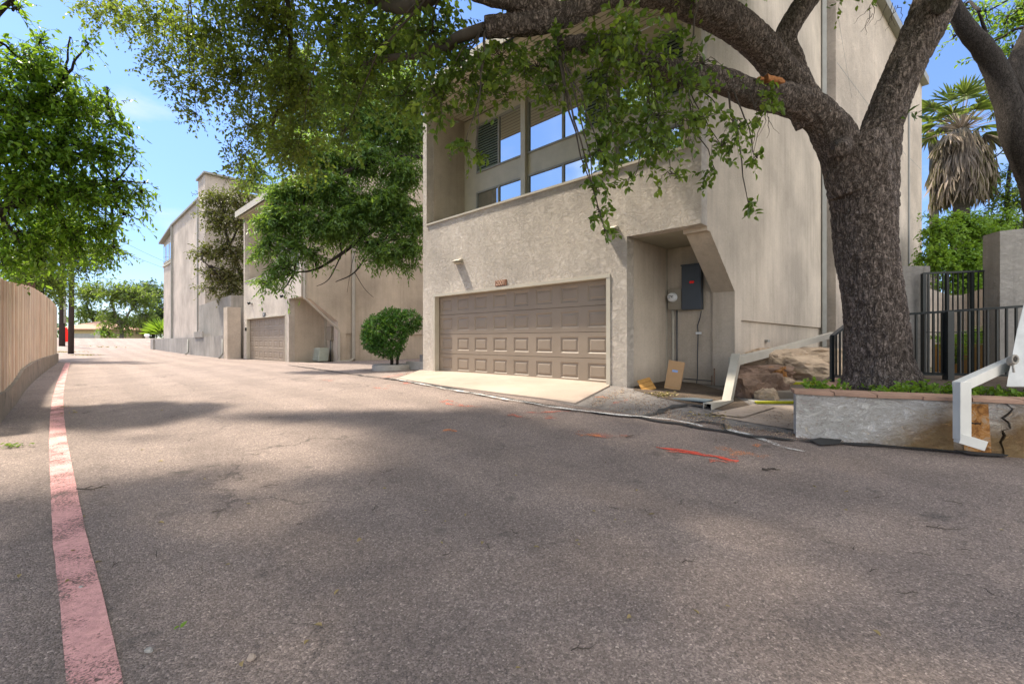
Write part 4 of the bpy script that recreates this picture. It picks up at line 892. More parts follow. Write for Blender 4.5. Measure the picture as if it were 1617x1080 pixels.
mb = MB(); x_ = P(1579,560,8.3).x; mb.box((0,0,0),(3.5,.35,0), o=(0,0,0)) if False else mb.hexa([Vector(v) for v in [(x_,8.3,0),(x_+4,7.4,0),(x_+4.1,7.8,0),(x_+.1,8.7,0),(x_,8.3,HC+(538-365)*8.3/F),(x_+4,7.4,HC+2.3),(x_+4.1,7.8,HC+2.3),(x_+.1,8.7,HC+2.0)]]); o = recenter(mb.build('garden_wall', M['yard_wall'])); tag(o, 'tall grey garden wall at the right edge of the picture', 'wall')
# curved pale wall and ferns behind the gate
mb = MB(); cw_ = [P(1455,452,13),P(1475,458,13.6),P(1500,466,14),P(1525,466,13.8),P(1560,455,13),P(1600,452,12.4)]
vs = []
for p in cw_: vs += [Vector((p.x,p.y,0)), p, p+Vector((.05,.25,0)), Vector((p.x+.05,p.y+.25,0))]
mb.add(vs, [(i*4+a_, i*4+(a_+1)%4, i*4+4+(a_+1)%4, i*4+4+a_) for i in range(5) for a_ in range(4)]+[(0,1,2,3),(20,21,22,23)]); o = recenter(mb.build('curved_wall', M['stucco_pale'])); tag(o, 'pale wall with a dipped curved top seen through the black gate', 'wall')
mb = MB(); b = P(1548,575,10.2); mb.box((-.75,-.3,-.9),(.75,.3,.45), o=b); o = recenter(mb.build('planter_box', m_concrete('ochre_planter', (.30,.17,.06), (.12,.07,.03), .5), bevel=.01)); tag(o, 'ochre planter box with ferns behind the gate', 'planter')
FERN_AT = b + Vector((0,0,.45))

# small items by the recess
bx_ = thing('cardboard_box', G(1066,617), 'tall narrow cardboard box with blue label leaning on the recess wall', 'box')
b = G(1065,616); ax = Vector((.18,.0,1)).normalized()
Rb = Matrix.Rotation(math.radians(-24),3,'Z') @ Matrix.Rotation(math.radians(9),3,'Y') @ Matrix.Rotation(math.radians(-6),3,'X'); b = b + Vector((0,.12,0))
mb = MB(); mb.box((-.14,-.11,0),(.14,.11,.54), R=Rb, o=b); bo = mb.build('carton', M['card'], bx_, bevel=.005)
mb = MB(); mb.box((-.05,-.113,.33),(.05,-.1105,.37), R=Rb, o=b); mb.build('label', M['blue_label'], bx_)
mb = MB(); mb.box((-.142,-.006,.541),(.142,.006,.5425), R=Rb, o=b); mb.box((-.142,-.1115,.04),(.142,-.1105,.047), R=Rb, o=b); mb.build('seam', M['card_old'], bx_)
b = G(1027,617)+Vector((0,.05,0)); Rb = Matrix.Rotation(math.radians(12),3,'Z') @ Matrix.Rotation(math.radians(-14),3,'Y') @ Matrix.Rotation(math.radians(-40),3,'X')
mb = MB()
for k in range(3): mb.box((-.14+.01*k,-.012,.09*k+.0),(.14,.012,.09*k+.083), R=Rb, o=b)
o = recenter(mb.build('cardboard_scrap', M['card_old'], bevel=.004)); tag(o, 'flattened weathered orange cardboard leaning beside the tall carton', 'cardboard')
b = G(1086,631); mb = MB(); Rz = Matrix.Rotation(math.radians(-42),3,'Z'); mb.box((-.36,-.17,.0),(.36,.17,.022), R=Rz, o=b); o = recenter(mb.build('meter_lid', M['lid'], bevel=.012)); tag(o, 'blue grey water meter lid lying in the dirt by the recess', 'meter lid')

def scatter_stones(name, region, n, r0, r1, mat, label, seed=0, cat='gravel'):
    r_ = np.random.default_rng(seed); V, Fc = [], []; k = 0
    base_v = np.array([[1,0,0],[-1,0,0],[0,1,0],[0,-1,0],[0,0,1],[0,0,-1]], float); base_f = np.array([[0,2,4],[2,1,4],[1,3,4],[3,0,4],[2,0,5],[1,2,5],[3,1,5],[0,3,5]])
    while k < n:
        (u0,v0),(u1,v1),wv = region[r_.integers(len(region))]; f = r_.uniform(); p = G(u0+(u1-u0)*f, v0+(v1-v0)*f + r_.normal()*wv)
        r = r_.uniform(r0, r1); a = r_.uniform(0, 6.28); R3 = np.array([[math.cos(a),-math.sin(a),0],[math.sin(a),math.cos(a),0],[0,0,1]])
        V.append((base_v*r_.uniform(.5,1,(6,3))*np.array([r,r*.8,r*.55])) @ R3.T + np.array([p.x,p.y,p.z+.012+r*.2])); Fc.append(base_f + 6*k); k += 1
    v = np.concatenate(V); f = np.concatenate(Fc); me = bpy.data.meshes.new(name); me.from_pydata(v.tolist(), [], f.tolist()); o = link_mesh(name, me, mat); recenter(o); tag(o, label, cat, None, 'stuff'); return o
verge = [((935,640),(985,617),4),((960,645),(1110,662),6),((985,628),(1060,650),7),((1050,655),(1150,668),5),((1140,674),(1260,690),3),((1180,650),(1255,665),8),((1260,690),(1600,716),2.5),((640,592),(668,588),3)]
scatter_stones('loose_gravel', verge, 1500, .005, .014, M['rock'], 'pale loose gravel on the broken asphalt edge by the houses', 1)
scatter_stones('loose_gravel', verge+[((1010,622),(1130,640),5)], 1300, .005, .018, M['rock_dark'], 'dark loose crumbs on the broken asphalt edge and recess dirt', 2)
# ================================================================== foliage
rs = np.random.default_rng(7)
def nrmz(a): return a / np.maximum(np.linalg.norm(a, axis=-1, keepdims=True), 1e-9)
def fast_mesh(name, verts, quads, mat, parent, smooth=False):
    me = bpy.data.meshes.new(name); nv = len(verts); nf = len(quads); k = quads.shape[1]
    me.vertices.add(nv); me.loops.add(nf*k); me.polygons.add(nf)
    me.vertices.foreach_set('co', verts.astype('f').ravel()); me.loops.foreach_set('vertex_index', quads.astype('i').ravel())
    me.polygons.foreach_set('loop_start', np.arange(0, nf*k, k, dtype='i')); me.polygons.foreach_set('loop_total', np.full(nf, k, dtype='i'))
    me.update(calc_edges=True); me.validate(); return link_mesh(name, me, mat, parent, smooth)
def leaf_arrays(pos, d, up, Ln, wr=.45, fold=.18):
    d = nrmz(d); sd = nrmz(np.cross(d, up)); nn = np.cross(sd, d); Ln = Ln[:,None]; W = Ln*wr*.5
    b = pos; tip = pos + d*Ln - nn*Ln*.10
    l1 = pos + d*Ln*.30 + sd*W*.95 + nn*W*fold*2; l2 = pos + d*Ln*.66 + sd*W*.82 + nn*W*fold*1.4
    r1 = pos + d*Ln*.30 - sd*W*.95 + nn*W*fold*2; r2 = pos + d*Ln*.66 - sd*W*.82 + nn*W*fold*1.4
    v = np.stack([b,l1,l2,tip,r2,r1], 1).reshape(-1,3); n = len(pos); i = np.arange(n)[:,None]*6
    q = np.concatenate([i+np.array([[0,1,2,3]]), i+np.array([[0,3,4,5]])], 1).reshape(-1,4); return v, q
class Foliage:
    def __init__(self): self.V = []; self.Q = []; self.n = 0; self.tv = []; self.tq = []; self.tn = 0
    def leaves(self, pos, d, up, Ln, wr=.45, fold=.18):
        v, q = leaf_arrays(pos, d, up, Ln, wr, fold); self.V.append(v); self.Q.append(q+self.n); self.n += len(v)
    def sprays(self, st_p, dr, L_, k, droop, ll, wr=.45, twig=.004, hang=.25, pinnate=False):
        n = len(st_p); dr = nrmz(dr); L_ = L_[:,None]; prev = None
        x = nrmz(np.cross(dr, rs.normal(size=(n,3)))); y = np.cross(dr, x); rings = []
        for j in range(5):
            tau = j/4; p = st_p + dr*L_*tau + np.array([0,0,-1])*droop*L_*tau**2 + x*L_*.06*np.sin(tau*5)
            w_ = twig*(1.15-tau); rings.append(np.stack([p + x*w_, p - x*w_*.5 + y*w_*.87, p - x*w_*.5 - y*w_*.87], 1))
        R_ = np.stack(rings, 1).reshape(-1,3); i = np.arange(n)[:,None]*15
        q = []
        for j in range(4):
            for m in range(3): q.append([j*3+m, j*3+(m+1)%3, j*3+3+(m+1)%3, j*3+3+m])
        self.tv.append(R_); self.tq.append((i[:,:,None] + np.array(q)[None]).reshape(-1,4)+self.tn); self.tn += len(R_)
        for j in range(k):
            tau = (j+.6)/k; p = st_p + dr*L_*tau + np.array([0,0,-1])*droop*L_*tau**2 + x*L_*.06*np.sin(tau*5)
            tg = nrmz(dr + np.array([0,0,-1])*2*droop*tau)
            ang = (math.pi*j + rs.normal(size=(n,1))*.35) if pinnate else rs.uniform(0, 2*math.pi, (n,1))
            sdv = x*np.cos(ang) + y*np.sin(ang); ld = tg*.55 + sdv*.85 + np.array([0,0,-hang]) + rs.normal(size=(n,3))*.22
            upv = np.array([0,0,1.0]) + rs.normal(size=(n,3))*.55
            self.leaves(p, ld, upv, rs.uniform(.5,1.3,n)*ll, wr)
    def build(self, parent, leafmat, twigmat, name='foliage'):
        if self.V: fast_mesh(name, np.concatenate(self.V), np.concatenate(self.Q), leafmat, parent)
        if self.tv: fast_mesh('twigs', np.concatenate(self.tv), np.concatenate(self.tq), twigmat, parent)
def pxc(u, v, Y, ru, rv, ry=None):
    c = np.array(P(u, v, Y)); rx = ru*Y/F; rz = rv*Y/F; return c, np.array([rx, ry if ry else (rx+rz)/2*.9, rz])
def pts_in(c, r, n, shell=.35):
    d = nrmz(rs.normal(size=(n,3))); rad = rs.uniform(shell**3, 1, (n,1))**(1/3); return c + d*rad*r, d
def cluster(fo, c, r, dens, ll, k=9, Ls=.42, droop=.4, wr=.45, hang=.25, down=0.15, twig=.004, pinnate=False, shell=.2):
    """dens = leaf area over the cluster's cross section"""
    cross = math.pi*r[0]*r[2]; per = k*ll*ll*wr*.6; n = max(3, int(2.1*dens*cross/per))
    p, d = pts_in(c, np.maximum(r-Ls*.35, r*.5), n, shell); dr = d*.8 + rs.normal(size=(n,3))*.5 + np.array([0,0,-down])
    # clump the sprays so that gaps stay open
    m = max(2, n//7); cc, _ = pts_in(c, r*.85, m, .2); wch = rs.integers(0, m, n); p = p*.38 + (cc[wch] + rs.normal(size=(n,3))*r*.10)*.62
    fo.sprays(p, dr, rs.uniform(.6,1.2,n)*Ls, k, droop, ll, wr, twig, hang, pinnate); return p
def limb(mb, pts, r0, r1, n=8, jit=.0, seed=0, steps=5):
    """bent tapered branch through points"""
    rr = random.Random(seed); P_ = [Vector(p) for p in pts]; out = []
    for i in range(len(P_)-1):
        a = P_[max(i-1,0)]; b = P_[i]; c = P_[i+1]; d = P_[min(i+2,len(P_)-1)]
        for s_ in range(steps):
            t = s_/steps; q = .5*((2*b)+(c-a)*t+(2*a-5*b+4*c-d)*t*t+(3*b-a-3*c+d)*t**3); out.append(q + Vector((rr.gauss(0,jit),rr.gauss(0,jit),rr.gauss(0,jit))))
    out.append(P_[-1]); m = len(out); mb.tube(out, [r0+(r1-r0)*(i/(m-1)) for i in range(m)], n); return out

# ------------------------------------------------------------------ the big oak
oak = thing('oak_tree', P(1394,612,6.25), 'huge live oak with furrowed forked trunk rising from the white planter', 'tree')
def bark_tube(mb, pts, rads, steps=26, n=72, amp=.022, seed=0):
    P_ = [Vector(p) for p in pts]; cen = []; rad = []
    for i in range(len(P_)-1):
        a = P_[max(i-1,0)]; b = P_[i]; c = P_[i+1]; d = P_[min(i+2,len(P_)-1)]
        stp = max(6, int((c-b).length/.026))
        for s_ in range(stp):
            t = s_/stp; cen.append(.5*((2*b)+(c-a)*t+(2*a-5*b+4*c-d)*t*t+(3*b-a-3*c+d)*t**3)); e = t*t*(3-2*t); rad.append(rads[i]*(1-e)+rads[i+1]*e)
    cen.append(P_[-1]); rad.append(rads[-1]); m = len(cen); vs = []; x = None; ln = 0
    for i, p in enumerate(cen):
        d = (cen[min(i+1,m-1)]-cen[max(i-1,0)]).normalized()
        x = (d.orthogonal() if x is None else x - d*x.dot(d)).normalized(); y = d.cross(x)
        if i: ln += (p-cen[i-1]).length
        R_ = rad[i]*.84; nn_ = n
        for k in range(nn_):
            th = 2*math.pi*k/nn_; cx, cy = math.cos(th), math.sin(th)
            q = Vector((cx*R_*9, cy*R_*9, ln*3.2+seed)); w1 = mnoise.noise(q*1.0)
            q2 = Vector((cx*R_*19+w1*.8, cy*R_*19, ln*6.5+seed*2+w1)); f = abs(mnoise.noise(q2)); f2 = abs(mnoise.noise(q2*2.3))
            big = mnoise.noise(Vector((cx*1.1, cy*1.1, ln*.9+seed)))
            rr_ = R_*(1+.09*big) + amp*1.3*(min(f*4.2,1)-.7) + amp*.5*(min(f2*3,1)-.6)
            vs.append(p + (x*cx + y*cy)*rr_)
    fs = [(i*n+k, i*n+(k+1)%n, (i+1)*n+(k+1)%n, (i+1)*n+k) for i in range(m-1) for k in range(n)]
    fs += [tuple(range(n))[::-1], tuple(range((m-1)*n, m*n))]; mb.add(vs, fs)
mb = MB()
bark_tube(mb, [P(1394,650,6.25),P(1394,612,6.25),P(1388,560,6.25),P(1378,480,6.25),P(1368,400,6.25),P(1362,320,6.25),P(1352,255,6.2),P(1340,225,6.2)], [.72,.58,.445,.41,.415,.43,.46,.40], amp=.024)
bark_tube(mb, [P(1372,330,6.25),P(1380,250,6.25),P(1398,185,6.3),P(1432,100,6.35),P(1470,20,6.4),P(1500,-60,6.45),P(1530,-160,6.6),P(1560,-300,7.0)], [.38,.33,.28,.28,.31,.33,.30,.24], seed=11, amp=.022)   # right limb
bark_tube(mb, [P(1350,300,6.2),P(1322,225,6.15),P(1290,180,6.05),P(1245,158,5.9),P(1190,150,5.7),P(1145,130,5.5),P(1085,118,5.3),P(1020,98,5.15),P(955,72,5.0),P(880,70,4.9)], [.37,.31,.25,.22,.19,.17,.155,.14,.12,.09], seed=23, amp=.016)  # low left limb
bark_tube(mb, [P(1285,190,6.1),P(1262,150,6.05),P(1232,112,6.0),P(1200,72,5.85),P(1155,35,5.6),P(1100,10,5.35),P(1030,-12,5.1),P(960,-8,4.95),P(905,18,4.9),P(850,36,4.85),P(766,44,4.8)], [.27,.25,.23,.235,.23,.21,.18,.155,.14,.13,.125], seed=37, amp=.016)  # big arching limb
bark_tube(mb, [P(1262,158,6.1),P(1250,105,6.15),P(1240,62,6.2),P(1262,18,6.2),P(1300,-40,6.2),P(1320,-140,6.2)], [.26,.19,.165,.165,.16,.12], seed=51, amp=.013)
bark_tube(mb, [P(905,22,4.9),P(850,8,4.8),P(780,0,4.7),P(700,-30,4.6)], [.10,.09,.085,.08], seed=61, amp=.012)
# scar and knots
bark_tube(mb, [P(1330,232,5.98),P(1328,236,5.72)], [.15,.10], n=40, amp=.012, seed=71)
bark_tube(mb, [P(1475,8,6.3),P(1490,6,6.02)], [.2,.12], n=40, amp=.012, seed=75)
trunk = mb.build('trunk', M['oak_bark'], oak, smooth=True, fixn=False)
rm = trunk.modifiers.new('remesh', 'REMESH'); rm.mode = 'VOXEL'; rm.voxel_size = .0145; rm.use_smooth_shade = True
sm = trunk.modifiers.new('smooth', 'CORRECTIVE_SMOOTH') if False else None
# knots' worn centres
mb = MB(); mb.lathe(P(1487,7,6.0), [(.0,-.02),(.05,.0),(.09,.03),(.11,.0)], 20, (P(1487,7,6.0)-Vector((0,0,HC)))*-1); mb.build('branch_scar', M['bark_pale'], oak, True)
# secondary branches
sec = MB(); rr = random.Random(9)
oak_clusters = [  # u, v, Y, ru, rv, density
 (175,15,8.8,75,35,.85),(250,30,8.6,70,45,1.0),(330,60,8.4,85,60,1.15),(300,135,8.2,60,38,.85),(375,120,8.2,70,70,1.2),(430,40,7.8,90,60,1.5),(250,95,8.4,45,35,.5),
 (470,140,7.8,80,80,1.4),(400,205,8.0,50,50,.9),(380,250,8.0,34,38,.6),(470,235,7.8,60,55,1.1),(310,180,8.3,38,18,.5),
 (540,40,6.8,80,60,1.7),(560,130,6.6,80,60,1.6),(600,70,6.0,80,60,1.7),(640,150,5.9,70,50,1.4),(545,205,6.8,48,50,.8),
 (690,50,5.3,75,50,1.8),(720,120,5.2,75,50,1.8),(790,90,5.1,70,35,1.5),(760,145,5.1,55,30,1.1),(695,165,5.2,40,25,.9),(735,225,5.0,28,25,1.2),(752,240,5.0,16,14,1.3),(690,150,5.2,40,30,1.2),
 (850,105,4.9,70,35,1.3),(900,70,4.8,60,45,1.3),(880,138,4.8,50,22,1.0),(940,130,4.8,60,50,1.4),(975,55,4.6,65,45,1.8),(1010,110,4.8,60,50,1.6),(960,190,4.8,55,45,1.4),
 (950,245,4.7,38,38,1.3),(940,295,4.65,28,30,1.2),(946,335,4.65,20,24,1.2),(955,365,4.65,9,12,1.0),(1000,285,4.7,26,14,.9),
 (1030,185,4.8,55,40,1.3),(1045,240,4.8,42,36,1.2),(1060,275,4.8,36,18,1.0),(1070,140,4.9,50,40,1.3),(1100,190,4.9,40,34,1.2),(1110,100,5.0,45,40,.7),(1140,230,5.0,30,34,1.0),(1160,200,5.0,35,30,.9),(1130,270,5.0,24,24,.8),(1190,170,5.1,26,26,.7),(1195,250,5.0,22,16,.7),
 (1181,319,5.0,9,6,1.2),(1208,142,5.4,28,16,1.2),(1225,160,5.4,14,12,1.2),(1350,-20,5.6,60,20,1.0),(1060,60,5.0,30,20,.6),
 (620,-20,6,160,50,1.6),(860,-40,5,160,40,1.6),(380,-30,8,200,40,1.5),(1100,-60,5,130,40,1.4)]
near = Foliage(); far = Foliage()
feed = [P(880,70,4.9),P(955,72,5.0),P(1020,98,5.15),P(1085,118,5.3),P(1145,130,5.5),P(766,44,4.8),P(850,36,4.85),P(700,-30,4.6),P(905,18,4.9),P(1190,150,5.7),P(1300,-40,6.2)]
farfeed = [P(700,-30,4.6), P(560,-20,6.5), P(450,-40,8), P(300,-40,8.6)]
limb(sec, [P(700,-30,4.6),P(640,10,5.5),P(560,-10,6.5),P(450,-20,8),P(300,-30,8.6),P(150,-40,9)], .10, .04, seed=3, jit=.02)
limb(sec, [P(766,44,4.85),P(700,70,5.2),P(620,95,5.9),P(540,110,6.7)], .07, .025, seed=4, jit=.02)
limb(sec, [P(450,-20,8),P(458,60,7.9),P(455,130,7.8),P(430,200,7.9)], .05, .02, seed=5, jit=.02)
for i, (u,v,Y,ru,rv,de) in enumerate(oak_clusters):
    c, r = pxc(u,v,Y,ru,rv); fo = near if Y < 7.5 else far; de = de*(.62 if Y < 7.5 else .80)
    ll = .062 if Y < 7.5 else .052
    ll *= 1.28
    if v < -10: ll = .085
    p = cluster(fo, c, r, de*(1.0 if fo is far else 1.0), ll, k=9 if fo is near else 8, Ls=min(.34, max(.14, r.mean()*1.1)), droop=.3, wr=.60, hang=.22, down=.18, twig=.003)
    fd = min(feed if Y < 7 else farfeed, key=lambda q: (q-Vector(c)).length)
    mid = fd.lerp(Vector(c), .5) + Vector((rr.uniform(-.1,.1), rr.uniform(-.1,.1), .12))
    L1 = (Vector(c)-fd).length
    if L1 > .15: limb(sec, [fd, mid, Vector(c)], (.006+.005*min(L1,2)), .004, 6, .012, i)
    for j in range(0, len(p), max(1, len(p)//9)):
        q = Vector(p[j]); limb(sec, [Vector(c), Vector(c).lerp(q,.5)+Vector((rr.uniform(-.03,.03),0,rr.uniform(0,.05))), q], .005, .0025, 5, .006, i*50+j, 3)
# canopy overhead, out of the frame, that shades the foreground
over = Foliage()
offv = Vector((math.sin(SUN_AZ), math.cos(SUN_AZ), 0))/math.tan(SUN_EL)
for gx in np.arange(-5, 10, 1.4):
    for gy in np.arange(-2.5, 6.0, 1.4):
        r_ = rs.uniform(.9,1.5); z = 7.6 + rs.uniform(-.4,.6); jx, jy = rs.uniform(-.5,.5,2)
        for _ in range(30):
            x = gx + offv.x*z + jx; y = gy + offv.y*z + jy
            if y + .9*r_ > (z - .55*r_ - 1.4)*1.336 - .1: z += .25
        if gx < -1 and gy > 4.2: continue
        c = np.array([x,y,z]); r = np.array([r_,r_,r_*.55]); n = int(150*r_*r_); p, d = pts_in(c, r, n, .1)
        over.sprays(p, d+rs.normal(size=(n,3))*.5, rs.uniform(.3,.6,n), 7, .3, .16, .55)
near.build(oak, M['oak_leaf'], M['twig']); far.build(oak, M['oak_leaf_far'], M['twig']); over.build(oak, M['oak_leaf'], M['twig'])
for a, b_, r0 in ((P(1560,-300,7.0),(4.5,4.5,8),.2),(P(1560,-300,7.0),(7,3,8),.16),(P(1320,-140,6.2),(2,3,7.2),.1),(P(1320,-140,6.2),(1,5.5,8),.09),((4.5,4.5,8),(2,0,7.4),.1),((2,3,7.2),(-2.5,2.5,7.1),.07)):
    limb(sec, [a, (Vector(a)+Vector(b_))/2+Vector((0,0,.4)), b_], r0, r0*.45, 10, .05, 7)
# bare twigs
for (u,v,Y,n_) in ((1180,190,5.3,7),(1395,15,6.2,9),(1060,190,4.9,6),(1215,180,5.5,5),(1330,250,5.9,3)):
    for j in range(n_):
        a = P(u+rr.uniform(-25,25), v+rr.uniform(-10,10), Y); b_ = a + Vector((rr.uniform(-.28,.2), rr.uniform(-.1,.1), rr.uniform(-.55,-.1)))
        limb(sec, [a, a.lerp(b_,.5)+Vector((rr.uniform(-.06,.06),0,rr.uniform(-.03,.05))), b_], .005, .0018, 4, .008, j+u, 4)
sec.build('branches', M['twig'], oak, True)
# dark leaves on the right limb
dk = Foliage(); p, d = pts_in(*pxc(1450,170,5.9,22,14), 5); 
dk.sprays(np.array([P(1418,190,6.05), P(1440,185,6.0), P(1450,178,6.0)]), np.array([[.9,0,.5],[.9,-.2,-.1],[1,0,.9]]), np.array([.42,.25,.5]), 7, .1, .13, .36, .004)
dk.build(oak, M['dark_leaf'], M['twig'])

# squirrel stretched on the limb
sq = thing('squirrel', P(1222,131,5.62), 'orange brown squirrel lying stretched along the low limb near the fork', 'squirrel')
def skin(name, verts, edges, radii, mat, parent, root=0, sub=2):
    me = bpy.data.meshes.new(name); me.from_pydata([Vector(v) for v in verts], edges, []); o = link_mesh(name, me, mat, parent)
    md = o.modifiers.new('skin', 'SKIN'); md.use_smooth_shade = True; s2 = o.modifiers.new('sub', 'SUBSURF'); s2.levels = sub; s2.render_levels = sub
    for i, r in enumerate(radii): me.skin_vertices[0].data[i].radius = (r, r) if not hasattr(r,'__len__') else r; me.skin_vertices[0].data[i].use_root = (i == root)
    return o
c = P(1203,125,5.50); ex = (P(1240,131,5.55)-c); Lq = ex.length; ex.normalize(); ey = Vector((0,-1,0)); ez = ex.cross(ey); ez = Vector((0,0,1))
def q_(x, y, z): return c + ex*x*Lq + ey*y + ez*z
skin('body', [q_(.12,.0,.0),q_(.32,.0,.022),q_(.55,.0,.012),q_(.72,.0,.008),q_(.88,.0,.012),q_(1.0,.0,.004), q_(.22,.03,-.02),q_(.34,.045,-.035), q_(.66,.03,-.015),q_(.80,.045,-.032), q_(.22,-.03,-.02),q_(.66,-.03,-.015)],
 [(0,1),(1,2),(2,3),(3,4),(4,5),(0,6),(6,7),(3,8),(8,9),(0,10),(3,11)], [.034,.046,.036,.027,.030,.012,.018,.010,.014,.009,.015,.012], M['fur'], sq, 1)
skin('tail', [q_(.10,0,.0),q_(-.05,0,.005),q_(-.17,.02,-.015),q_(-.25,.04,-.04)], [(0,1),(1,2),(2,3)], [.014,.024,.024,.012], M['fur'], sq)
mb = MB()
for y in (.012,-.012): mb.lathe(q_(.84,y,.030), [(.009,0),(.009,.006),(.004,.016),(.0,.018)], 10)
mb.build('ear', M['fur'], sq, True)
mb = MB(); mb.lathe(q_(.93,.018,.016), [(.0045,-.002),(.004,.002),(.0,.004)], 10, ey); mb.build('eye', M['dark'], sq, True)

# ------------------------------------------------------------------ other trees
def tree(name, label, cat, base, limbs, clusters, leafmat, barkmat, ll, k=8, Ls=.5, wr=.42, hang=.2, droop=.3, group=None, pinnate=False, dens=1.0, twig=.005, seed=1, down=.1, fill=0):
    o = thing(name, base, label, cat, group); mb = MB()
    for j, (pts, r0, r1) in enumerate(limbs): limb(mb, pts, r0, r1, 12, min(r0*.03,.006), seed+j)
    fo = Foliage(); rr = random.Random(seed); ends = [Vector(p) for l in limbs for p in l[0][1:]]
    for i, (u,v,Y,ru,rv,de) in enumerate(clusters):
        c, r = pxc(u,v,Y,ru,rv); p = cluster(fo, c, r, de*dens, ll, k, Ls, droop, wr, hang, down, twig, pinnate)
        e = min(ends, key=lambda q: (q-Vector(c)).length); limb(mb, [e, e.lerp(Vector(c),.5)+Vector((0,0,rr.uniform(-.1,.2))), Vector(c)], twig*6, twig*2, 6, twig*2, i+seed)
        for j in range(0, len(p), max(1, len(p)//8)): limb(mb, [Vector(c), Vector(c).lerp(Vector(p[j]),.5)+Vector((0,0,.05)), Vector(p[j])], twig*2, twig*.8, 5, twig, i*30+j, 3)
    mb.build('trunk', barkmat, o, True); fo.build(o, leafmat, barkmat); return o
# tree leaning over the fence at the left
Tb = Vector((-11.2,7.0,.2))
tree('leaning_tree', 'bright green leafy tree leaning over the tan fence at the left', 'tree', Tb,
 [([Tb,Tb+Vector((.3,.2,2.2)),P(-20,250,8),P(40,180,8.2),P(100,130,8.5)], .22,.05), ([Tb+Vector((.3,.2,2.2)),P(0,330,8),P(80,300,8.5),P(170,290,9)], .12,.03), ([P(-20,250,8),P(-20,60,7.5),P(20,0,7.2)],.08,.03), ([P(40,180,8.2),P(120,180,8.8),P(170,170,9)],.05,.02)],
 [(20,18,7.2,24,22,.5),(30,95,8,50,38,1.3),(90,105,8.4,50,36,1.0),(20,160,8,60,50,1.6),(95,165,8.4,60,45,1.5),(155,160,8.8,42,30,.9),(175,190,8.9,28,20,.8),(30,230,8,70,50,1.7),(110,235,8.4,60,50,1.6),(165,240,8.8,40,40,1.2),(40,300,8.2,80,50,1.7),(130,305,8.6,60,45,1.5),(190,300,8.9,42,26,1.2),(225,305,9.1,16,14,.7),(30,365,8.4,70,40,1.5),(105,360,8.8,60,36,1.3),(165,360,9,40,32,.9),(180,392,9.1,26,18,.8),(10,405,8.4,40,26,1.0),(140,70,8.8,22,20,.35),(205,215,9,12,10,.8),(212,250,9,12,8,.7),(60,70,8.2,30,18,.6),(110,62,8.5,14,10,.6),(195,340,9.1,22,10,.8),(120,400,9,30,14,.8),(60,415,8.6,30,16,.9),(228,290,9.2,9,7,.8),(170,140,8.9,14,8,.6)],
 M['bright_leaf'], M['bark'], .105, 8, .42, .42, .3, .4, dens=1.1, seed=11)
# farther trees beyond the fence
Tb = P(60,545,24)
tree('fence_tree', 'looser darker tree farther back beyond the fence, behind the poles', 'tree', Tb,
 [([Tb,P(62,450,24),P(70,380,24),P(60,320,24)],.25,.08),([P(62,450,24),P(100,400,23),P(150,370,22)],.12,.04)],
 [(50,400,24,60,50,1.1),(120,395,23,55,45,.9),(165,390,22,38,30,.7),(60,440,24,50,26,1.2),(90,450,26,26,50,1.1),(35,430,22,40,25,1.3),(80,340,23,60,40,.9)],
 M['far_leaf'], M['bark'], .17, 8, .9, .45, twig=.01, dens=1.0, seed=21)
# feathery tree over the court
Tb = S(14.2,13.2,-.9)
fe = [([Tb,S(14,13,1.5),P(700,330,17.5),P(690,250,17)],.2,.1), ([P(700,330,17.5),P(640,335,16.5),P(580,370,16),P(540,400,15.6),P(500,425,15.3),P(465,430,15)],.11,.02),
 ([P(690,250,17),P(620,250,16.5),P(550,270,16),P(480,300,15.5),P(420,330,15)],.10,.02), ([P(640,335,16.5),P(590,390,16),P(560,430,15.6),P(530,445,15.4)],.05,.012), ([P(540,400,15.6),P(520,440,15.4),P(500,452,15.3)],.025,.008), ([P(690,250,17),P(660,180,17),P(600,130,17)],.09,.03),([P(560,430,15.6),P(575,455,15.5),P(590,470,15.4)],.012,.005),([P(580,370,16),P(560,400,15.6),P(548,462,15.4)],.015,.005)]
tree('feathery_tree', 'feathery light green tree reaching over the court in front of the middle house', 'tree', Tb, fe,
 [(640,210,17,50,50,1.3),(580,190,17,60,50,1.2),(640,270,16.5,45,35,1.2),(570,250,16.5,60,40,1.3),(500,240,16,50,40,1.2),(520,300,15.8,60,36,1.4),(455,300,15.3,50,30,1.3),(590,320,16,55,26,1.2),(430,345,15,38,26,1.3),(480,350,15.2,50,28,1.4),(545,350,15.6,50,24,1.2),(425,390,15,30,20,1.0),(470,395,15,40,18,1.0),(440,425,15,38,16,.8),(415,448,15,18,14,.8),(500,405,15.2,26,12,.8),(445,460,15,10,8,.6),(612,400,15.6,42,16,1.5),(645,385,15.6,28,24,1.3),(650,350,16,24,26,1.3),(620,365,16,40,18,.9),(560,340,16,60,28,1.3),(620,320,16.3,50,36,1.3),(530,372,15.8,44,16,1.1),(590,385,15.8,40,14,1.0),(560,150,17,60,40,1.2),(640,140,17,45,50,1.2),(645,420,15.6,14,8,.8)],
 M['feather_leaf'], M['bark'], .16, 11, .5, .30, .35, .45, pinnate=True, dens=2.0, twig=.006, seed=31, down=.1)
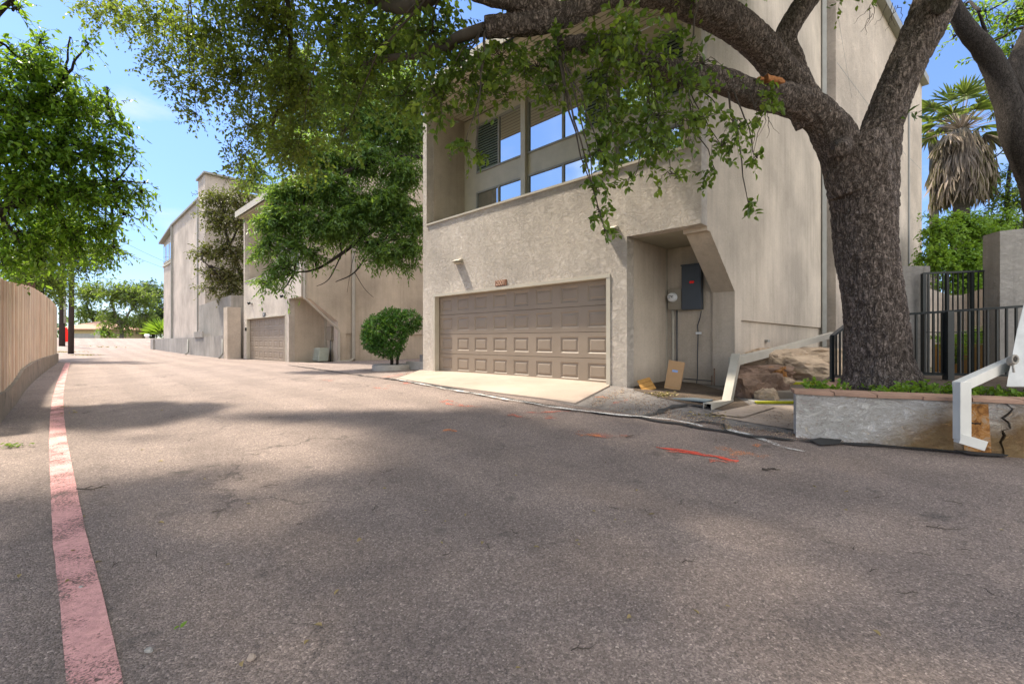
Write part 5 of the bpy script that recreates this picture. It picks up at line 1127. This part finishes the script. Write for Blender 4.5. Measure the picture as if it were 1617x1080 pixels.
# oak farther back behind the court
Tb = S(22,20,-.9)
tree('court_oak', 'tall olive green oak rising behind the court between the two garage houses', 'tree', Tb, [([Tb,S(22,20,4),P(560,120,27),P(500,60,27)],.35,.1),([S(22,20,4),P(460,200,26),P(430,240,26)],.15,.05)],
 [(500,180,26,70,60,1.1),(580,120,27,80,70,1.1),(440,215,25,50,45,1.0),(400,270,25,34,30,.8),(520,260,26,60,50,1.2),(640,60,27,60,60,1.0),(460,110,26,70,50,.9),(600,250,27,60,60,1.2)],
 M['far_leaf'], M['bark'], .20, 8, .9, .5, dens=1.5, twig=.012, seed=41)
# bronze tree in the yard by the grey house
Tb = S(33.5,9.4,-.9)
tree('bronze_tree', 'sparse bronze green tree in the walled yard in front of the grey house', 'tree', Tb, [([Tb,S(33.5,9.4,3),P(362,390,28),P(352,330,28)],.15,.06),([S(33.5,9.4,3),P(330,420,27),P(318,410,27)],.06,.02),([P(362,390,28),P(390,330,28)],.06,.03)],
 [(345,312,28,34,26,1.0),(378,310,28,30,30,1.0),(352,350,28,36,26,1.2),(385,355,28,28,28,1.1),(330,340,28,18,16,.7),(350,395,28,34,24,1.3),(382,400,28,26,26,1.2),(322,400,27.6,20,16,.9),(340,430,27.8,30,20,1.2),(368,440,28,30,22,1.3),(336,455,27.8,20,10,1.0),(365,462,28,26,12,1.1),(320,320,28,10,10,.5)],
 M['brown_leaf'], M['bark'], .17, 8, .7, .48, dens=1.0, twig=.008, seed=51)
# distant trees past the crest
dist = [((150,540,92),[(145,462,92,30,22,1.5),(160,500,92,26,16,1.2),(135,495,92,18,20,1.3)],'far_leaf','pale olive rounded tree far off just right of the dark pole'),
 ((190,540,80),[(185,462,80,36,24,1.5),(215,470,80,32,26,1.4),(172,500,80,22,18,1.2),(200,512,80,24,12,1.1),(228,500,80,18,18,1.1)],'far_leaf','spreading olive tree with pale forked trunks in the middle of the far row'),
 ((240,540,95),[(238,462,95,30,24,1.8),(255,500,95,26,34,2.0),(225,515,95,30,22,1.8),(200,515,96,40,20,1.6)],'dark_leaf','dense dark tree of the far row beside the grey house'),
 ((165,540,84),[(165,518,84,8,12,1.5),(172,525,84,6,8,1.3)],'lime_leaf','small yellow green sapling in front of the far tree row')]
for i, ((u,v,Y), cl, mt, lb) in enumerate(dist):
    b = P(u,v,Y); b.z = -1.0; lm = [([b, P(u+2,520,Y), P(u-6,500,Y), P(u-14,480,Y)], .35, .12), ([P(u+2,520,Y), P(u+10,500,Y), P(u+20,485,Y)], .25,.1)]
    if i == 3: lm = [([b, P(u,530,Y), P(u,520,Y)], .1,.05)]
    tree('distant_tree', lb, 'tree', b, lm, cl, M[mt], M['bark_pale'] if i == 1 else M['bark'], .42, 7, 1.6, .55, group=None, dens=1.1, twig=.03, seed=61+i)
# continuous far wood closing the view
wd = Foliage(); 
for k in range(80):
    x = -150 + k*4.6 + rs.uniform(-2,2); y = 118+rs.uniform(-8,14)+max(0,-x-60)*.0; c = np.array([x, y, rs.uniform(1.5,4.5)]); r = np.array([4.5,3.5,rs.uniform(3,5)])
    n = 60; p, d = pts_in(c, r, n, .5); wd.sprays(p, d, rs.uniform(1,2,n), 6, .2, .8, .6, .03)
b = thing('far_wood', (0,118,0), 'dark green wood closing the view on the horizon', 'trees'); b['kind'] = 'stuff'; wd.build(b, M['dark_leaf'], M['bark'])
for ch in b.children: ch['kind'] = 'stuff'
# yucca by the grey house
def rosette(name, label, c, n, L_, wdt, mat, up=.4, seed=0, cat='plant'):
    r2_ = np.random.default_rng(seed); d = nrmz(np.stack([r2_.normal(size=n), r2_.normal(size=n), np.abs(r2_.normal(size=n))*up+.25], 1)); v, q = leaf_arrays(np.repeat(np.array([c]), n, 0), d, np.array([[0,0,1.0]])+0*d+r2_.normal(size=(n,3))*.1, r2_.uniform(.6,1,n)*L_, wdt)
    o = fast_mesh(name, v, q, mat, None); recenter(o); tag(o, label, cat); return o
rosette('yucca_plant', 'spiky yellow green yucca by the corner of the grey house', P(255,528,50), 160, 2.2, .08, M['lime_leaf'], .9, 3)

# clipped round shrub
c0 = G(620,583); sh = thing('round_shrub', c0, 'dense clipped round green shrub on a short trunk in the concrete ring', 'shrub')
mb = MB(); limb(mb, [c0+Vector((-.05,0,0)), c0+Vector((-.03,0,.25)), P(612,540,14.2)], .06,.04,8,.01,1); limb(mb, [c0+Vector((.1,.1,0)), c0+Vector((.15,.1,.3)), P(638,520,14.4)], .05,.035,8,.01,2); mb.build('trunk', M['bark'], sh, True)
fo = Foliage()
for (u,v,Y,ru,rv) in ((608,530,14.1,38,33),(628,512,14.3,34,24),(648,506,14.7,20,18),(598,520,14.1,27,26),(612,552,14.1,26,16),(620,500,14.3,24,15),(652,516,14.7,14,10),(588,540,14.0,18,18)):
    c, r = pxc(u,v,Y,ru,rv); n = int(420*ru*rv/900); dd = nrmz(rs.normal(size=(n,3))); p = c + dd*r*rs.uniform(.82,1.0,(n,1))
    fo.sprays(p-dd*.1, dd+rs.normal(size=(n,3))*.35, np.full(n,.13), 7, .0, .07, .5, .003, hang=-.15)
fo.build(sh, M['shrub_leaf'], M['bark'])

# ------------------------------------------------------------------ right side: palm, dark forked tree, shrubs
Yp = 27.0; pb = P(1518,560,Yp); pb.z = 0
pm = thing('fan_palm', pb, 'fan palm with thick hanging skirt of dead grey brown fronds, at the right', 'palm')
def fan(fo, c, d, R_, n=22, spread=1.25, droop=.2, wr=.07):
    d = Vector(d).normalized(); s_ = d.cross(Vector((0,0,1))); s_ = s_.normalized() if s_.length > .05 else Vector((1,0,0)); a = np.linspace(-spread, spread, n)[:,None]
    dv = np.array([d])*np.cos(a) + np.array([s_])*np.sin(a) + np.array([[0,0,-1.0]])*droop*np.abs(a) + rs.normal(size=(n,3))*.06
    up_ = np.repeat(np.array([d.cross(s_)]), n, 0)*-1 + rs.normal(size=(n,3))*.15
    fo.leaves(np.repeat(np.array([c]), n, 0), dv, up_, R_*(1-.25*np.abs(a[:,0])/spread)*rs.uniform(.9,1.05,n), wr, .3)
mb = MB(); cr = P(1518,205,Yp); limb(mb, [pb, P(1518,330,Yp), cr], .42,.34,14,.02,1); mb.build('trunk', M['bark_pale'], pm, True)
fo = Foliage(); st2 = MB()
for k in range(30):
    az = k*2.4; el = -.1 + (k/30)*1.35; d = Vector((math.cos(az)*math.cos(el), math.sin(az)*math.cos(el), math.sin(el))); b2 = cr + d*(1.5+.3*(k%3)); st2.tube([cr + d*.1, b2], [.03,.015], 5); fan(fo, b2, d+Vector((0,0,-.15)), 1.25, 22, 1.3, .25, .085)
fo.build(pm, M['palm_leaf'], M['bark'], 'frond'); 
for k in range(46):
    az = k*2.4; el = .9+.4*math.sin(k); d = Vector((math.cos(az)*math.cos(el), math.sin(az)*math.cos(el), math.sin(el))); st2.tube([cr+d*.2, cr+d*rr.uniform(1.0,1.7)+Vector((0,0,-.1))], [.035,.01], 4)
st2.build('stalks', M['palm_dead'], pm)
dd = Foliage()
for k in range(420):
    h = rs.uniform(0,1); z_ = cr.z - .2 - h*3.4; az = rs.uniform(0,6.283); R_ = .45 + .75*math.sin(min(1,h*1.5)*1.6); R_ = R_*(1 if h < .75 else .85)
    p0 = np.array([[cr.x+math.cos(az)*R_, cr.y+math.sin(az)*R_, z_]])
    n = 5; dv = np.array([[math.cos(az)*.18, math.sin(az)*.18, -1.0]]) + rs.normal(size=(n,3))*.12; dd.leaves(np.repeat(p0,n,0)+rs.normal(size=(n,3))*.08, dv, np.array([[math.cos(az),math.sin(az),.1]])+rs.normal(size=(n,3))*.4, rs.uniform(.7,1.4,n), .075, .3)
for (az, el) in ((3.3,-.5),(2.9,-.9),(-.1,-.25),(.3,-.5),(3.6,-.3)):
    d = Vector((math.cos(az)*math.cos(el), math.sin(az)*math.cos(el), math.sin(el))); b2 = cr + d*1.3; fan(dd, b2, d+Vector((0,0,-.6)), 1.5, 26, 1.2, .5, .08)
dd.build(pm, M['palm_dead'], M['bark'], 'dead_skirt')
# slim palm trunk left of it
pb = P(1475,560,30); pb.z = 0; p2 = thing('slim_palm', pb, 'slim grey palm trunk with half dead drooping head, left of the skirted palm', 'palm')
mb = MB(); hd = P(1470,205,30); limb(mb, [pb, P(1476,330,30), P(1474,240,30), hd], .26,.2,10,.02,2); mb.build('trunk', M['bark_pale'], p2, True)
fo = Foliage(); dd = Foliage()
for k in range(12):
    az = k*2.4; el = -.4+k*.09; d = Vector((math.cos(az)*math.cos(el), math.sin(az)*math.cos(el), math.sin(el))); fan(fo if k > 7 else dd, hd+d*.9, d+Vector((0,0,-.4)), 1.3, 20, 1.2, .45, .085)
fo.build(p2, M['palm_leaf'], M['bark'], 'frond'); dd.build(p2, M['palm_dead'], M['bark'], 'dead_frond')
# dark forked tree at the right edge
Tb = P(1650,560,9.6); Tb.z = .5
tree('forked_tree', 'dark smooth forked trunk at the upper right edge with light green leaves', 'tree', Tb,
 [([Tb,P(1650,400,9.6),P(1640,300,9.5),P(1605,215,9.4),P(1588,150,9.4),P(1562,90,9.4),P(1530,50,9.4),P(1505,10,9.4),P(1480,-40,9.4)],.33,.11),([P(1612,225,9.4),P(1625,180,9.4),P(1600,120,9.5),P(1630,40,9.5),P(1650,-20,9.5)],.22,.10),([P(1612,225,9.4),P(1650,150,9.3),P(1700,60,9.3)],.25,.15),([P(1562,90,9.4),P(1556,50,9.4),P(1545,20,9.3)],.05,.02)],
 [(1590,30,10,40,30,.9),(1560,20,10.5,36,20,.8),(1600,75,10.5,26,26,.9),(1520,15,10,30,18,.45),(1540,95,10.5,18,12,.5),(1505,60,10,20,12,.3),(1610,10,10,30,20,1),(1620,120,11,24,20,.7)],
 M['bright_leaf'], M['bark'], .09, 8, .45, .5, dens=.9, twig=.006, seed=71)
Tb = P(1600,545,26); Tb.z = 0
tree('garden_tree', 'light airy tree seen under the dark forked trunk, right of the skirted palm', 'tree', Tb, [([Tb,P(1600,400,26),P(1590,320,26),P(1600,230,26)],.2,.06)],
 [(1590,320,26,36,30,.8),(1600,260,26,30,30,.5),(1570,250,26,20,14,.35),(1610,360,26,34,30,1.2),(1560,290,27,16,18,.4),(1605,215,26,22,14,.4),(1580,360,27,40,30,1.2),(1620,300,25,30,30,.8)],
 M['far_leaf'], M['bark'], .2, 8, .8, .45, dens=.95, twig=.01, seed=81)
sb = P(1510,470,18.2); sb.z = .3
tree('lime_shrub', 'bright lime green bushy shrub below the palms behind the gate', 'shrub', sb, [([sb,P(1510,440,18.2),P(1500,380,18.2)],.08,.03),([sb,P(1545,400,18.4)],.06,.02)],
 [(1490,370,18.2,36,30,2.0),(1525,355,18.4,34,26,2.0),(1560,375,18.4,34,34,2.0),(1480,410,18,34,30,2.0),(1520,410,18.2,44,34,2.2),(1560,420,18.2,34,28,2.0),(1505,345,18.6,18,16,1.4),(1530,450,18,60,24,2.0),(1470,345,18.4,12,10,.8),(1580,350,18.6,20,16,1.2)],
 M['lime_leaf'], M['bark'], .13, 8, .45, .5, dens=1.3, twig=.006, seed=91)
# ground cover in the planter
iv = Foliage(); spots = [(Q(1.45+rs.uniform(-.5,.75), .55+rs.uniform(-.15,.55), -.63)) for _ in range(150)] + [Q(.28+rs.uniform(-.12,.16), .42+rs.uniform(-.04,.25), -.63) for _ in range(36)] + [Q(rs.uniform(.3,1.2), .40+rs.uniform(0,.04), -.63) for _ in range(14)]
sp0 = np.array([list(p) for p in spots]); n = len(sp0); iv.sprays(sp0, np.stack([rs.normal(size=n)*.7, rs.normal(size=n)*.7, rs.uniform(.5,1.2,n)],1), rs.uniform(.07,.2,n), 7, .25, .05, .7, .003, hang=-.1)
gc = thing('ground_cover', Q(1.4,.6,-.64), 'low bright green ivy growing at the foot of the oak in the planter', 'ground cover'); gc['kind'] = 'stuff'; iv.build(gc, M['lime_leaf'], M['twig'])
for ch in gc.children: ch['kind'] = 'stuff'
# ferns behind the gate
fr = thing('fern', FERN_AT, 'feathery green ferns in the ochre planter box behind the gate', 'plant'); fo = Foliage(); n = 70
p = np.array([list(FERN_AT)]) + np.stack([rs.uniform(-.7,.7,n), rs.uniform(-.25,.25,n), np.zeros(n)],1); fo.sprays(p, np.stack([rs.normal(size=n)*.6, rs.normal(size=n)*.5, np.full(n,1.0)],1), rs.uniform(.4,.75,n), 22, .45, .11, .22, .004, pinnate=True); fo.build(fr, M['lime_leaf'], M['twig'])
fr2 = thing('fern', P(1508,545,9.8), 'single bright fern clump standing left of the ochre planter box', 'plant'); fo = Foliage(); n = 22; b = P(1508,575,9.8)
fo.sprays(np.repeat(np.array([list(b)]),n,0), np.stack([rs.normal(size=n)*.3, rs.normal(size=n)*.3, np.full(n,1.0)],1), rs.uniform(.5,.95,n), 22, .25, .10, .22, .004, pinnate=True); fo.build(fr2, M['lime_leaf'], M['twig'])
# weeds at kerb and walls
def tuft(label, p, n, L_, mat, seed, name='weed_tuft'):
    o = rosette(name, label, p, n, L_, .25, mat, 1.2, seed, 'weed'); return o
tuft('tiny green weed at the left foot of the white planter', G(1263,683), 26, .07, M['lime_leaf'], 1)
tuft('tiny green weed at the foot of the cracked planter', G(1600,716)+Vector((0,-.02,.05)), 20, .06, M['lime_leaf'], 2)
# litter
def litter(name, p, n, spread, L_, mat, label, group=None, cat='leaf', seed=0):
    r2_ = np.random.default_rng(seed); q = np.array([list(p)]) + np.stack([r2_.normal(size=n)*spread, r2_.normal(size=n)*spread*.6, np.zeros(n)],1)
    for i in range(n): q[i,2] = gz(q[i,0],q[i,1]) + .012 + (r2_.uniform(0,.03) if n > 1 else 0)
    d = np.stack([r2_.normal(size=n), r2_.normal(size=n), r2_.normal(size=n)*.12],1); v, f = leaf_arrays(q, d, np.array([[0,0,1.0]])+r2_.normal(size=(n,3))*.25, r2_.uniform(.7,1.2,n)*L_, .5, .3)
    o = fast_mesh(name, v, f, mat, None); recenter(o); tag(o, label, cat, group); return o
litter('leaf_pile', G(20,706), 34, .10, .055, M['far_leaf'], 'small heap of green and yellow leaves by the fence kerb', seed=1)
litter('fallen_leaf', G(106,643), 3, .02, .08, M['litter'], 'folded dark yellow leaf lying on the red line', seed=2)
litter('fallen_leaf', G(113,654), 5, .05, .06, M['litter'], 'pale leaf pair just right of the red line near its far end', seed=3)
litter('fallen_leaf', G(284,1000), 2, .008, .035, M['lime_leaf'], 'tiny green leaf alone on the near asphalt', seed=4)
litter('fallen_leaf', G(1152,678), 4, .03, .06, M['litter'], 'yellow leaf by the walk slab below the steps', seed=5)
litter('leaf_pile', G(1046,624), 70, .13, .06, M['litter'], 'red brown leaf litter between the cardboard scrap and the carton', seed=16)
litter('leaf_pile', G(1128,657), 40, .16, .055, M['litter'], 'dry leaves gathered under the mouth of the pale downspout', seed=17)
litter('leaf_pile', G(137,561), 60, .5, .14, M['litter'], 'scatter of dry leaves at the foot of the nearer pole', seed=6)
litter('leaf_pile', G(100,556), 120, .55, .14, M['litter'], 'brown leaf drift between the fence end and the nearer pole', seed=8)
litter('leaf_pile', G(170,548), 26, .9, .2, M['litter'], 'sparse dry leaves on the lane far from the camera', seed=9)
lt = random.Random(3); k = 0
while k < 46:
    u, v = lt.uniform(10, 1600), lt.triangular(600, 1075, 720)
    p = G(u, v); s_, t_ = st(p.x, p.y)
    if t_ < -.35 or t_ > 6.2 or s_ < -3.4: continue
    o = litter('fallen_leaf', p, 1, 0, .028+.02*lt.random(), M['litter'], 'small dry oak leaf fallen on the asphalt lane', 'fallen leaves on the asphalt', seed=100+k); k += 1
def twig_obj(p, L_, ang, label, group=None, r=.0035, seed=0, forks=1):
    rr_ = random.Random(seed); mb = MB(); pts = [Vector((L_*(k/4-.5), rr_.gauss(0,.03)*L_, r+.006+abs(rr_.gauss(0,.008)))) for k in range(5)]
    R_ = Matrix.Rotation(ang,3,'Z'); W_ = lambda v: Vector((p.x,p.y,0)) + R_@v + Vector((0,0,gz(p.x+(R_@v).x, p.y+(R_@v).y)))
    mb.tube([W_(v) for v in pts], [r*1.3,r*1.2,r,r*.8,r*.4], 5)
    for j in range(forks): a = pts[1+j%3]; mb.tube([W_(a), W_(a+Vector((L_*.15,L_*.12*(-1)**j,.01))), W_(a+Vector((L_*.24,L_*.22*(-1)**j,.0)))], [r*.8,r*.6,r*.3], 4)
    o = mb.build('fallen_twig', M['twig'], None, True); recenter(o); tag(o, label, 'twig', group); return o
twig_obj(G(145,774), .22, .25, 'forked dark twig lying just right of the red line', r=.005, seed=1, forks=3)
twig_obj(G(1218,744), .16, -.1, 'short thick twig on the asphalt in front of the white planter', r=.008, seed=2, forks=2)
twig_obj(G(1493,837), .22, -.25, 'long thin curved twig on the asphalt at the right', r=.003, seed=3)
twig_obj(G(995,690), .14, .5, 'thin twig beside the orange spray marks', r=.004, seed=4)
k = 0
while k < 34:
    u, v = lt.uniform(60, 1600), lt.triangular(620, 1070, 800); p = G(u,v); s_, t_ = st(p.x,p.y)
    if t_ < -.3 or t_ > 6.2: continue
    twig_obj(p, lt.uniform(.05,.13), lt.uniform(0,3.1), 'small dark twig scattered on the asphalt lane', 'small twigs on the asphalt', .0022, 50+k, lt.randint(0,1)); k += 1
for (u,v,lb,r_) in ((235,1029,'small white pebble on the near asphalt right of the red line',.014),(397,1041,'small cream pebble on the near asphalt, farther from the red line',.016),(128,968-40,'small grey pebble lying right of the red line',.010)):
    p = G(u,v); rock('pebble', p+Vector((0,0,r_*.6)), (r_,r_*.8,r_*.6), lb, M['walk'] if r_ > .015 else M['concrete'], u, cat='pebble', sub=2)
